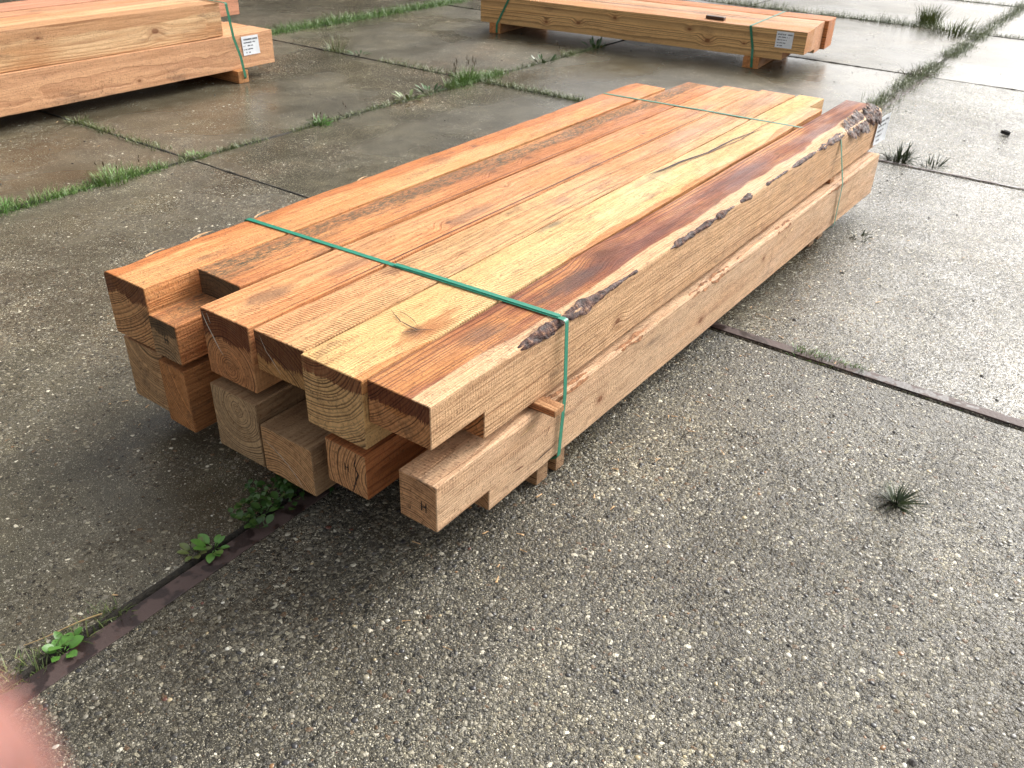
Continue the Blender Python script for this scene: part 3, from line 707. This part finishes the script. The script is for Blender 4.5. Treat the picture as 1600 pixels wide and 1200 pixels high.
paper(L1, (2.863, -.002, .065), (1, 0, 0), (-.04, 0, 1), .115, .100, 2, (0, -1, 0), curl=.003)
strap([(3.11, 4.118, .4175), (3.10, 4.60, .417), (3.10, 4.91, .417), (3.11, 4.93, .24), (3.12, 4.91, .02), (3.16, 4.6, .0005), (3.165, 4.14, .0005), (3.168, 4.107, .03), (3.155, 4.110, .14), (3.125, 4.112, .245)],
      (1, 0, 0), .016, M_strap2, 'green strap hanging down the right end of the left stack', GS)

# ------------------------------------------------------------------ stack at the top
c1 = flat_wood('wood_top_front', 61, (.50, .225, .085), (.26, .09, .035), pith=(.22, .08), freq=85, knots=[(.62, 0, .06, .013), (.75, .0, .115, .010), (.38, 0, .07, .007), (1.28, 0, .13, .010), (1.55, 0, .07, .011), (1.80, 0, .05, .010)], blotch=(.54, .27, .11), H=.18, endc=(.55, .34, .16))
c2 = flat_wood('wood_top_mid', 62, (.62, .34, .19), (.34, .13, .06), pith=(.1, -.05), freq=150, mold=(.06, .05, .2, 2.2), endc=(.34, .26, .15), H=.18)
c3 = flat_wood('wood_top_back', 63, (.64, .34, .19), (.34, .11, .05), pith=(.1, -.05), freq=140, endc=(.58, .38, .18), H=.18)
c4 = flat_wood('wood_top_far', 64, (.54, .22, .09), (.32, .10, .04), pith=(.1, -.05), freq=140, endc=(.46, .20, .08), H=.18)
GT = 'beams of the single-layer timber stack at the top'
# frame: origin at right front tip, x axis runs to the left end of the stack, y axis away from the camera
TP = Vector((5.601, 1.832, .0)); A_ = Vector((5.355, 4.160, 0)); tx = (A_-TP).normalized(); TL = (A_-TP).length; ang = math.atan2(tx.y, tx.x)
def top_beam(off, W, x0, x1, z0, H, m, label, near=None, seed=1):
    # beam's own +y must point towards the camera side, so it is placed by its far face
    perp = Vector((tx.y, -tx.x, 0))      # away from the camera
    me = beam(x1-x0, W, H, seed, near)
    P = TP+tx*x0+perp*(off+W)
    o = link('squared_timber', me, m, loc=(P.x, P.y, z0), rotz=ang); tag(o, label, 'timber beam', GT); return o
# in this frame the front face is y = W; knots are placed there
def shiftk(ks, W): return [(a, W, c, d) for a, _, c, d in ks]
c1 = flat_wood('wood_top_front', 61, (.56, .28, .13), (.36, .14, .06), pith=(-.14, -.06), freq=120, wave=.005, knots=shiftk([(.62, 0, .06, .013), (.75, .0, .115, .010), (.38, 0, .07, .007), (1.28, 0, .13, .010), (1.55, 0, .07, .011), (1.80, 0, .05, .010)], .19), blotch=(.54, .27, .11), H=.18, endc=(.55, .34, .16))
F1 = top_beam(0, .190, 0, TL, .070, .177, c1, 'knotty front beam of the top stack carrying a white paper label', near=(.13, 0, .190, .045, .177), seed=61)
top_beam(.192, .160, .01, TL+.02, .070, .177, c2, 'greyish second beam of the top stack behind the labelled front beam', near=(.12, 0, .160, .03, .177), seed=62)
top_beam(.354, .160, .015, TL-.03, .070, .177, c3, 'third beam of the top stack with a pale end face', seed=63)
top_beam(.530, .200, -.01, TL, .070, .177, c4, 'rearmost orange beam of the top stack, beyond a narrow gap', seed=64)
def tpt(x, off, z):
    perp = Vector((tx.y, -tx.x, 0)); P = TP+tx*x+perp*off; return (P.x, P.y, z)
def top_block(x0, x1, off0, off1, z0, z1, m, label, cat, rot=0, seed=1, name='bearer'):
    L, W = off1-off0, x1-x0; me = beam(L, W, z1-z0, seed, jit=.0008)
    P = tpt(x0, off0, z0); o = link(name, me, m, loc=P, rotz=ang-R(90)+rot); tag(o, label, cat); return o
top_block(.265, .365, -.02, .74, .001, .0695, nBo, 'bearer under the right end of the top stack', 'bearer', seed=65)
top_block(2.17, 2.26, -.01, .74, .001, .0695, nBo, 'bearer under the left end of the top stack', 'bearer', seed=66)
top_block(.55, .585, .10, .225, .2478, .268, simple('wet_scrap_wood', (.06, .032, .018), .4, .4, 60), 'short dark offcut of wood lying on top of the top stack', 'wood offcut', rot=R(84), seed=67, name='wood_offcut')
perp = Vector((tx.y, -tx.x, 0))
pl = paper(F1, (.185, .1905, .072), (-1, 0, 0), (0, 0, 1), .105, .095, 3, (0, 1, 0), curl=.002)
strap([tpt(.355, -.004, .2495), tpt(.345, .36, .249), tpt(.335, .735, .249), tpt(.33, .745, .15), tpt(.32, .74, .03), tpt(.31, .70, .0006), tpt(.305, .02, .0006), tpt(.303, -.024, .006), tpt(.308, -.026, .066), tpt(.32, -.005, .12)],
      tx, .016, M_strap2, 'pale green strap round the right end of the top stack', GS)
strap([tpt(2.10, -.004, .2495), tpt(2.15, .36, .249), tpt(2.2, .735, .249), tpt(2.2, .745, .15), tpt(2.2, .74, .03), tpt(2.2, .70, .0006), tpt(2.2, .0, .0006), tpt(2.195, -.014, .006), tpt(2.195, -.015, .066), tpt(2.18, -.005, .10)],
      tx, .016, M_strap2, 'pale green strap round the left end of the top stack', GS)

# ------------------------------------------------------------------ plants
def leafmat(name, cA, cB, rough=.4, trans=.25):
    b = NB(name); rn = b.geo.outputs['Random Per Island']
    c = b.mix(rn, cA, cB); c = b.mix(b.mapr(b.noise(b.obj, 90, 3), .4, .7, 0, .35), c, tuple(x*.55 for x in cA))
    return b.set(c, rough, Specular_IOR_Level=.45, Subsurface_Weight=0.0)
M_grass = leafmat('grass_blades', (.07, .17, .028), (.17, .27, .055))
M_grassd = leafmat('grass_dull', (.07, .12, .028), (.18, .20, .065))
M_dark = leafmat('dark_leaves', (.018, .035, .010), (.045, .065, .018))
M_fresh = leafmat('fresh_leaves', (.07, .19, .03), (.14, .30, .06), .3)
M_ground = leafmat('deep_green_leaves', (.028, .075, .018), (.065, .13, .028), .35)  # the leaves' own deep green
M_stalk = leafmat('seed_stalks', (.05, .035, .018), (.11, .075, .04), .7)
M_straw = leafmat('straw', (.40, .27, .12), (.48, .34, .16), .6)
class Bl:
    def __init__(s, root=False): s.V, s.F, s.root = ([Vector((0, 0, -.012))] if root else []), [], root
    def blade(s, P, az, lean, L, w_, bend=.6, n=4):
        d = Vector((math.cos(az), math.sin(az), 0)); sd = Vector((-d.y, d.x, 0)); b0 = len(s.V); c = Vector(P); a = lean
        for i in range(n+1):
            t = i/n; ww = w_*.5*(1-t**1.6)+.0001
            s.V += [c-sd*ww, c+sd*ww+Vector((0, 0, w_*.25))]
            c = c+(d*math.sin(a)+Vector((0, 0, math.cos(a))))*(L/n); a += bend/n
        if s.root: s.F.append((0, b0, b0+1))
        for i in range(n): k = b0+2*i; s.F.append((k, k+1, k+3, k+2))
    def leaf(s, P, az, lean, L, w_, bend=.5, n=6, cup=.25, stem=.0):
        """oval leaf with a folded midrib"""
        d = Vector((math.cos(az), math.sin(az), 0)); sd = Vector((-d.y, d.x, 0)); c = Vector(P); a = lean; b1 = 0
        if stem > 0:
            b0 = len(s.V); c2 = c+(d*math.sin(a)+Vector((0, 0, math.cos(a))))*stem
            if s.root: s.F.append((0, b0, b0+1))
            s.V += [c-sd*.0008, c+sd*.0008, c2+sd*.0008, c2-sd*.0008]; s.F.append((b0, b0+1, b0+2, b0+3)); c = c2; b1 = b0
        b0 = len(s.V)
        for i in range(n+1):
            t = i/n; ww = w_*.5*math.sin(math.pi*min(.985, .06+t*.93))**.7
            up_ = Vector((0, 0, math.sin(a)))*ww*cup
            s.V += [c-sd*ww+up_, c, c+sd*ww+up_]
            c = c+(d*math.sin(a)+Vector((0, 0, math.cos(a))))*(L/n); a += bend/n
        if stem > 0: s.F.append((b1+3, b1+2, b0+1))
        elif s.root: s.F.append((0, b0, b0+1))
        for i in range(n):
            k = b0+3*i; s.F += [(k, k+1, k+4, k+3), (k+1, k+2, k+5, k+4)]
    def make(s, name, m, parent=None, loc=(0, 0, 0)): return link(name, mesh(name, s.V, s.F, True), m, parent, loc)
def grass_line(x0, y0, x1, y1, n, L=(.02, .05), wdt=.02, seed=1, m=None, label=None, clump=2.0, thr=.0):
    r_ = random.Random(seed); g = Bl()
    for i in range(n):
        t = r_.random(); x, y = x0+(x1-x0)*t, y0+(y1-y0)*t
        if noise.noise(Vector((x*clump, y*clump, seed))) < thr-r_.random()*.25: continue
        d = Vector((x1-x0, y1-y0)).normalized(); o_ = r_.gauss(0, wdt*.4)
        hh = r_.uniform(*L)*(1+.8*max(0, noise.noise(Vector((x*5, y*5, seed+4)))))
        g.blade((x-d.y*o_, y+d.x*o_, -.008), r_.uniform(0, 6.28), r_.uniform(.1, 1.25), hh, r_.uniform(.0012, .0028), r_.uniform(.2, 1.3))
    o = g.make('joint_grass', m or M_grass); tag(o, label or 'short green grass growing in the joints between concrete slabs', 'grass', kind='stuff'); return o
# grass along the joints (one sheet of growth per stretch of joint)
grass_line(1.25, Jv(1, 1.3), 2.0, Jv(1, 2), 1500, (.02, .05), .045, 1, M_grass, 'bright green grass filling the joint at the left edge of the yard', 2, -.5)
grass_line(1.98, Jv(1, 2), 2.75, Jv(1, 2.7), 1400, (.014, .036), .035, 2, M_grassd, 'low dull grass along the joint beyond the left side of the near stack', 2.5, -.3)
grass_line(2.75, Jv(1, 2.8), 3.9, Jv(1, 3.9), 2000, (.014, .040), .035, 3, M_grassd, 'patchy low weeds in the joint in front of the tall clump', 2.5, -.2)
grass_line(3.85, Jv(1, 3.9), 4.35, Jv(1, 4.3), 700, (.03, .07), .06, 4, M_grass, 'green grass where two joints cross behind the near stack', 2, -.6)
grass_line(4.3, Jv(1, 4.3), 5.5, Jv(1, 5.5), 1500, (.015, .045), .035, 5, M_grassd, 'low grass in the joint running towards the top stack', 2.5, -.35)
grass_line(2.128, 3.2, 2.128, 4.1, 2200, (.015, .042), .04, 6, M_grassd, 'thin grass in the joint running towards the left stack', 3, -.35)
grass_line(4.1, 3.25, 4.095, 2.45, 2000, (.02, .055), .045, 7, M_grassd, 'low dark weeds in the joint reaching the near stack from behind', 3, -.4)
grass_line(4.1, 3.35, 4.1, 4.45, 1600, (.015, .05), .04, 8, M_grassd, 'patchy grass in the joint beyond the tall grass clump', 3, -.1)
grass_line(3.5, Jv(2, 3.5), 6.4, Jv(2, 6.2), 6500, (.035, .09), .09, 9, M_grass, 'thick fresh green grass along the far joint at the top', 1.2, -.5)
grass_line(4.6, Jv(0, 4.6), 8.1, Jv(0, 8.1), 6500, (.02, .075), .09, 10, M_grassd, 'weedy grass along the joint at the upper right', 3.2, .02)
grass_line(8.1, Jv(0, 8.1), 12, Jv(0, 11), 3000, (.03, .09), .08, 11, M_grassd, 'thick weeds in the far joint at the upper right corner', 1.5, -.5)
grass_line(8.07, 1.3, 8.07, 4.2, 4500, (.02, .09), .08, 12, M_grassd, 'dark ragged weeds in the joint behind the top stack', 3, 0)
grass_line(8.1, 1.3, 8.1, .4, 900, (.02, .05), .05, 13, M_grassd, 'low weeds in the joint at the right edge of the yard', 2, -.2)
grass_line(6.12, 1.9, 6.12, 5.1, 900, (.01, .03), .03, 14, M_grassd, 'thin moss and weeds in the joint beside the top stack', 2, 0)
grass_line(10.0, 1.2, 10.0, 5, 2600, (.03, .08), .08, 15, M_grassd, 'rough weeds in the farthest visible joint', 2, -.3)
grass_line(.15, Jv(0, .2)+.012, .50, Jv(0, .5)+.012, 380, (.015, .045), .035, 16, M_grassd, 'matted grass beside the steel edge at the lower left', 6, -.5)
grass_line(2.155, .58, 2.165, .38, 420, (.014, .030), .030, 17, M_grass, 'low green grass on the steel edge at the right', 6, -.5)
grass_line(2.14, .28, 2.15, -.05, 160, (.006, .014), .02, 18, M_grassd, 'thin moss on the steel edge near the right border', 6, -.3)
grass_line(4.11, 1.1, 4.10, .4, 160, (.006, .016), .02, 19, M_dark, 'tiny dark moss along the right-hand joint', 6, -.2)

def tuft(x, y, n, L, m, label, cat='grass tuft', spread=.03, lean=(.05, .9), w_=(.0015, .003), stalks=0, stalkL=.16, seed=1, name='grass_tuft', bend=(.2, 1.1), group=None):
    r_ = random.Random(seed); g = Bl(True)
    for i in range(n):
        a = r_.uniform(0, 6.28); rr = spread*math.sqrt(r_.random())
        g.blade((rr*math.cos(a), rr*math.sin(a), -.006), a+r_.uniform(-.8, .8), r_.uniform(*lean), r_.uniform(L*.5, L*1.1), r_.uniform(*w_), r_.uniform(*bend), 5)
    o = g.make(name, m, None, (x, y, 0)); tag(o, label, cat, group)
    if stalks:
        g = Bl(True)
        for i in range(stalks):
            a = r_.uniform(0, 6.28); rr = spread*1.2*r_.random(); P = Vector((rr*math.cos(a), rr*math.sin(a), -.005)); ln = r_.uniform(.05, .35); LL = stalkL*r_.uniform(.6, 1.1)
            g.blade(P, a, ln, LL, .0014, .25, 5)
            tip = P+Vector((math.cos(a)*math.sin(ln+.12), math.sin(a)*math.sin(ln+.12), math.cos(ln+.12)))*LL*.82
            for q in range(3): g.root = False; g.leaf(tip+Vector((0, 0, -.008*q)), a+q*2.1, ln+.1, LL*.22, .0042, .1, 4); g.F.append((len(g.V)-14, len(g.V)-13, 1)) if False else None
            g.root = True
        g.make('seed_stalk', M_stalk, o)
    return o
def rosette(x, y, n, L, w_, m, label, cat='weed', seed=1, lean=(.9, 1.4), stem=.006, name='rosette_weed', spread=.006, group=None, bend=.4):
    r_ = random.Random(seed); g = Bl(True); off = r_.random()*6
    for i in range(n):
        a = off+i*2.4+r_.uniform(-.3, .3); k = r_.uniform(.65, 1.1)
        g.leaf((spread*math.cos(a), spread*math.sin(a), .002), a, r_.uniform(*lean), L*k, w_*k, r_.uniform(.1, bend), 7, stem=stem*k)
    o = g.make(name, m, None, (x, y, 0)); tag(o, label, cat, group); return o
rosette(.375, 1.158, 6, .024, .021, M_fresh, 'bright green round-leaved seedling on the steel edge at the lower left', seed=3, lean=(.8, 1.35))
rosette(.388, 1.170, 3, .030, .018, M_fresh, 'pale broad leaf just above the round-leaved seedling', seed=8, lean=(.7, 1.1))
rosette(.685, 1.168, 9, .029, .017, M_fresh, 'light green rosette beside the middle of the near steel edge', seed=5, lean=(.8, 1.4), stem=.010)
rosette(.655, 1.185, 8, .024, .014, M_grassd, 'small yellowish rosette at the left of the light green one', seed=6)
# leafy mat below the front of the stack
r_ = random.Random(12); g = Bl()
for i in range(430):
    t = r_.random(); x = .76+.46*t; y = 1.175+r_.gauss(0, .024)+.012*math.sin(t*9)-.010*t
    k = r_.uniform(.5, 1.15)
    g.leaf((x, y, .002+r_.random()*.020), r_.uniform(0, 6.28), r_.uniform(.7, 1.35), .018*k, .015*k, .5, 6, stem=.008)
o = g.make('creeping_weed', M_ground); tag(o, 'dark green creeping leafy weed in the joint below the front of the near stack', 'weed')
tuft(1.651, .159, 150, .060, M_dark, 'small dark star-shaped grass tuft alone on the pebbly slab at the right', spread=.006, lean=(.5, 1.45), w_=(.0022, .0036), seed=21, bend=(0, .4))
tuft(4.185, .842, 70, .085, M_dark, 'dark curling weed on the joint just right of the stack end', 'weed', spread=.045, lean=(.2, 1.2), w_=(.005, .010), seed=22, name='curly_weed', bend=(-.9, .9))
tuft(4.19, .705, 26, .070, M_dark, 'smaller dark spiky weed on the right-hand joint', 'weed', spread=.035, lean=(.4, 1.3), w_=(.004, .007), seed=23, name='curly_weed', bend=(-1.2, .6))
tuft(3.12, .70, 40, .035, M_dark, 'tiny dark weed beside the far bearer of the near stack', 'weed', spread=.035, lean=(.6, 1.4), w_=(.003, .006), seed=24, name='low_weed')
tuft(4.02, 3.24, 300, .095, M_grass, 'tall feathery light green grass clump where the joints cross', spread=.07, lean=(.02, .7), stalks=8, stalkL=.15, seed=25)
tuft(3.86, 3.20, 70, .07, M_grass, 'thin grass with seed heads just left of the feathery clump', spread=.05, lean=(.02, .5), stalks=5, stalkL=.15, seed=26)
tuft(4.20, 3.22, 160, .07, M_grass, 'low spreading grass just right of the feathery clump', spread=.08, lean=(.2, 1.1), seed=27)
tuft(2.86, 3.195, 90, .055, M_fresh, 'fresh weed with upright brown seed spikes in the middle joint', 'weed', spread=.035, lean=(.3, 1.2), w_=(.003, .007), stalks=5, stalkL=.07, seed=28, name='plantain_weed')
tuft(3.06, 3.195, 40, .04, M_dark, 'dark weed with a brown spike right of the seed-spiked weed', 'weed', spread=.04, lean=(.6, 1.3), w_=(.002, .005), stalks=2, stalkL=.07, seed=29, name='plantain_weed')
rosette(3.50, 3.20, 16, .055, .018, M_grassd, 'yellow green dock-like weed halfway along the middle joint', seed=30, lean=(.6, 1.3), stem=.01, spread=.04)
rosette(3.68, 3.21, 14, .060, .018, M_ground, 'broad-leaved weed left of the thin seeding grass', seed=31, lean=(.5, 1.2), stem=.01, spread=.04)
tuft(2.16, 3.215, 150, .040, M_grass, 'short bright grass tuft at the crossing of two joints at the left', spread=.055, lean=(.2, 1.2), seed=32)
tuft(2.05, 3.02, 26, .024, M_dark, 'tiny weed at the start of the crack in the left slab', 'weed', spread=.03, lean=(.6, 1.3), w_=(.002, .004), seed=33, name='low_weed')
tuft(1.78, 3.21, 300, .060, M_grass, 'soft feathery grass tuft in the left joint', spread=.09, lean=(.05, 1.0), stalks=4, stalkL=.10, seed=34)
tuft(1.33, 3.20, 160, .055, M_fresh, 'bright yellow green grass tuft at the left border', spread=.06, lean=(.1, 1.0), seed=35)
tuft(8.30, 1.72, 260, .16, M_grassd, 'tall dark grass clump behind the right end of the top stack', spread=.10, lean=(.02, .45), w_=(.003, .006), seed=36, bend=(.1, .6))
tuft(7.95, 1.45, 200, .14, M_grassd, 'bushy grass clump where the far joints cross at the upper right', spread=.16, lean=(.1, .9), w_=(.003, .006), seed=37)
tuft(4.14, 4.42, 60, .11, M_grassd, 'sparse upright grass at the far end of the thin joint', spread=.06, lean=(.02, .6), seed=38)
rosette(4.13, 4.18, 14, .045, .013, M_ground, 'low dark rosette next to the sparse upright grass', seed=39, spread=.04)
rosette(4.78, 3.20, 18, .05, .014, M_ground, 'leafy weed with spikes in the joint below the top stack', seed=40, spread=.06, lean=(.4, 1.2))
tuft(5.05, 3.205, 50, .07, M_grassd, 'weed with thin spikes closer to the top stack', 'weed', spread=.06, lean=(.1, 1.2), w_=(.002, .005), stalks=4, stalkL=.10, seed=41, name='plantain_weed')
rosette(5.42, 3.21, 14, .06, .016, M_ground, 'weed in the shadow edge of the top stack', seed=42, spread=.05, lean=(.3, 1.2))
tuft(5.0, 1.23, 70, .045, M_grassd, 'small yellowish weed just behind the bark end of the near stack', 'weed', spread=.06, lean=(.3, 1.3), w_=(.003, .006), seed=43, name='low_weed')
tuft(6.1, 1.26, 60, .07, M_stalk, 'brownish dry weed in the upper right joint', 'weed', spread=.08, lean=(.3, 1.2), w_=(.004, .007), seed=44, name='dry_weed')
tuft(2.128, 4.05, 60, .05, M_grassd, 'thin pale weed at the edge of the left stack', 'weed', spread=.05, lean=(.1, .9), stalks=3, stalkL=.08, seed=45, name='low_weed')
# straw and small debris
def stick3(name, P, Q, r0, m, label, cat, seed=1):
    P, Q = Vector(P), Vector(Q); V, F = [], []; n = 10; d = (Q-P).normalized(); s1 = d.cross(Vector((0, 0, 1))).normalized(); s2 = s1.cross(d)
    for i in range(n+1):
        t = i/n; c = P.lerp(Q, t)+s1*.006*math.sin(t*4+seed)+Vector((0, 0, r0)); rr = r0*(1-.7*t)
        for k in range(5): a = k*1.2566; V.append(c+s1*rr*math.cos(a)+s2*rr*math.sin(a))
    for i in range(n):
        for k in range(5): F.append((i*5+k, i*5+(k+1) % 5, i*5+5+(k+1) % 5, i*5+5+k))
    o = link(name, mesh(name, V, F, True), m); tag(o, label, cat); return o
stick3('straw', (.46, 1.178, .002), (.345, 1.225, .004), .0018, M_straw, 'dry straw lying beside the steel edge at the lower left', 'straw')
# bent black band on the right-hand slab
V, F = ribbon([(.022*math.cos(t)*1.15, .018*math.sin(t), .010) for t in [i/18*5.4+.5 for i in range(19)]], (0, 0, 1), .016, .002)
o = link('bent_band', mesh('bent_band', V, F), M_ink, loc=(4.985, .545, .001)); o.rotation_euler = (R(8), 0, R(50)); tag(o, 'small bent black band lying on the bright wet slab at the right', 'debris')

# loose and embedded pebbles, one mass of gravel
b = NB('pebbles'); rn = b.geo.outputs['Random Per Island']
pc = b.ramp(rn, [(0, (.035, .034, .034)), (.25, (.075, .07, .06)), (.5, (.13, .115, .09)), (.66, (.22, .20, .155)), (.77, (.24, .13, .06)), (.785, (.12, .05, .035)), (.80, (.30, .27, .20)), (.93, (.42, .34, .20)), (.96, (.56, .54, .46))], 'CONSTANT')
M_peb = b.set(b.mix(.5, pc, b.ramp(b.noise(b.obj, 300, 3), [(.3, (.7,)*3), (.7, (1.3,)*3)]), 'MULTIPLY'), .26, Specular_IOR_Level=.5)
ico = bmesh.new(); bmesh.ops.create_icosphere(ico, subdivisions=2, radius=1.0)
iv = [v.co.copy() for v in ico.verts]; ifc = [[v.index for v in f.verts] for f in ico.faces]; ico.free()
def pebbles(n, x0, x1, y0, y1, s0, s1, seed, label, reject=None, lowf=False):
    r_ = random.Random(seed); V, F = [], []
    for i in range(n):
        x, y = r_.uniform(x0, x1), r_.uniform(y0, y1)
        if reject and reject(x, y): continue
        s = s0*(s1/s0)**(r_.random()**2.2); a = r_.uniform(0, 6.28); ca, sa = math.cos(a), math.sin(a); k1, k2 = r_.uniform(.65, 1), r_.uniform(.35, .6); b0 = len(V); sd_ = r_.random()*99
        for v in iv:
            q = 1+.22*noise.noise(v*1.3+Vector((sd_, 0, 0))); X, Y = v.x*s*q, v.y*s*k1*q
            V.append((x+X*ca-Y*sa, y+X*sa+Y*ca, v.z*s*k2*q-s*k2*.45))
        F += [[b0+j for j in f] for f in ifc]
    me = mesh('gravel', V, F, True); o = link('gravel', me, M_peb); tag(o, label, 'gravel', kind='stuff'); return o
offA = lambda x, y: y > Jv(0, x)-.055 or (2.10 < x < 2.18)
pebbles(6500, .15, 2.1, -.55, 1.15, .0018, .0070, 1, 'rounded pebbles set in the surface of the nearest slab', offA)
pebbles(900, 2.19, 4.05, -.3, 1.15, .0025, .006, 3, 'pebbles set in the bright wet slab at the right', offA)
pebbles(700, .2, 2.1, 1.2, 3.1, .0015, .0042, 2, 'small pale stones in the slab left of the near stack')
# pale chips and splinters fallen round the stack
r_ = random.Random(31); V, F = [], []
for i in range(150):
    if i % 3: x, y = r_.uniform(.7, 3.2), r_.choice((r_.gauss(.70, .05), r_.gauss(1.76, .06), r_.gauss(1.2, .3) if r_.random() < .2 else r_.gauss(.62, .12)))
    else: x, y = r_.uniform(.3, 5.5), r_.uniform(-.2, 4.5)
    L_, W_, a = r_.uniform(.003, .011), r_.uniform(.0008, .0025), r_.uniform(0, 6.28); d = Vector((math.cos(a), math.sin(a), 0)); n2 = Vector((-d.y, d.x, 0)); c = Vector((x, y, .0025)); b0 = len(V)
    V += [c-d*L_-n2*W_*.4, c+d*L_-n2*W_, c+d*L_*.9+n2*W_, c-d*L_*.8+n2*W_*.6, c+Vector((0, 0, .0016))]
    F += [(b0+k, b0+(k+1) % 4, b0+4) for k in range(4)]
o = link('wood_chips', mesh('wood_chips', V, F), M_spl); tag(o, 'pale wood chips and splinters scattered on the slabs round the near stack', 'wood chips', kind='stuff')
# dark bits scattered
r_ = random.Random(77); V, F = [], []
for i in range(260):
    x, y = r_.uniform(1.0, 7.5), r_.uniform(-.2, 5)
    s = r_.uniform(.003, .008); b0 = len(V); ph = r_.random()*6
    for k in range(6): a = ph+k*1.047; rr = s*r_.uniform(.5, 1.2); V.append((x+rr*math.cos(a), y+rr*math.sin(a), .0012))
    V.append((x, y, .0012+s*.5)); F += [(b0+k, b0+(k+1) % 6, b0+6) for k in range(6)]
o = link('dirt_crumbs', mesh('dirt_crumbs', V, F), M_dirt); tag(o, 'scattered dark crumbs of dirt on the wet slabs', 'dirt', kind='stuff')

# ------------------------------------------------------------------ fingertip over the corner of the lens
b = NB('skin'); sn = b.noise(b.obj, 300, 3)
M_skin = b.set(b.mix(sn, (.25, .115, .10), (.32, .155, .135)), .45, b.bump(sn, .0002), Subsurface_Weight=.3)
M_skin.node_tree.nodes['Principled BSDF'].inputs['Subsurface Radius'].default_value = (.006, .002, .001) if True else None
M_skin.node_tree.nodes['Principled BSDF'].inputs['Subsurface Scale'].default_value = 1.0
D = .036
def cam_pt(px, py, d): return CAMPOS+fw*d+rt2*((px-800)/FPX*d)+up2*(-(py-600)/FPX*d)
tip = cam_pt(-221, 1328, D)
ax = (rt2*-.80-up2*.50-fw*-.12).normalized()
s1 = ax.cross(fw).normalized(); s2 = s1.cross(ax).normalized()
V, F = [], []; n, m = 30, 24
for i in range(n+1):
    t = i/n; d = -.0080+.075*t
    if d < 0: rr = .0080*math.sqrt(max(0, 1-(d/.0080)**2))
    else: rr = .0080+.0012*math.sin(d*60)*.5+d*.02
    if i == n: rr = .004
    for k in range(m):
        a = k/m*2*math.pi; V.append(tip+ax*d+s1*rr*math.cos(a)+s2*rr*.88*math.sin(a)+s2*(-.10*max(0, d)**1.2))
for i in range(n):
    for k in range(m): F.append((i*m+k, i*m+(k+1) % m, (i+1)*m+(k+1) % m, (i+1)*m+k))
F.append(list(range(m-1, -1, -1))); F.append([n*m+k for k in range(m)])
fo = link('person', mesh('fingertip', V, F, True), M_skin); tag(fo, 'blurred pink fingertip of the person holding the camera, at the lower left corner', 'finger')
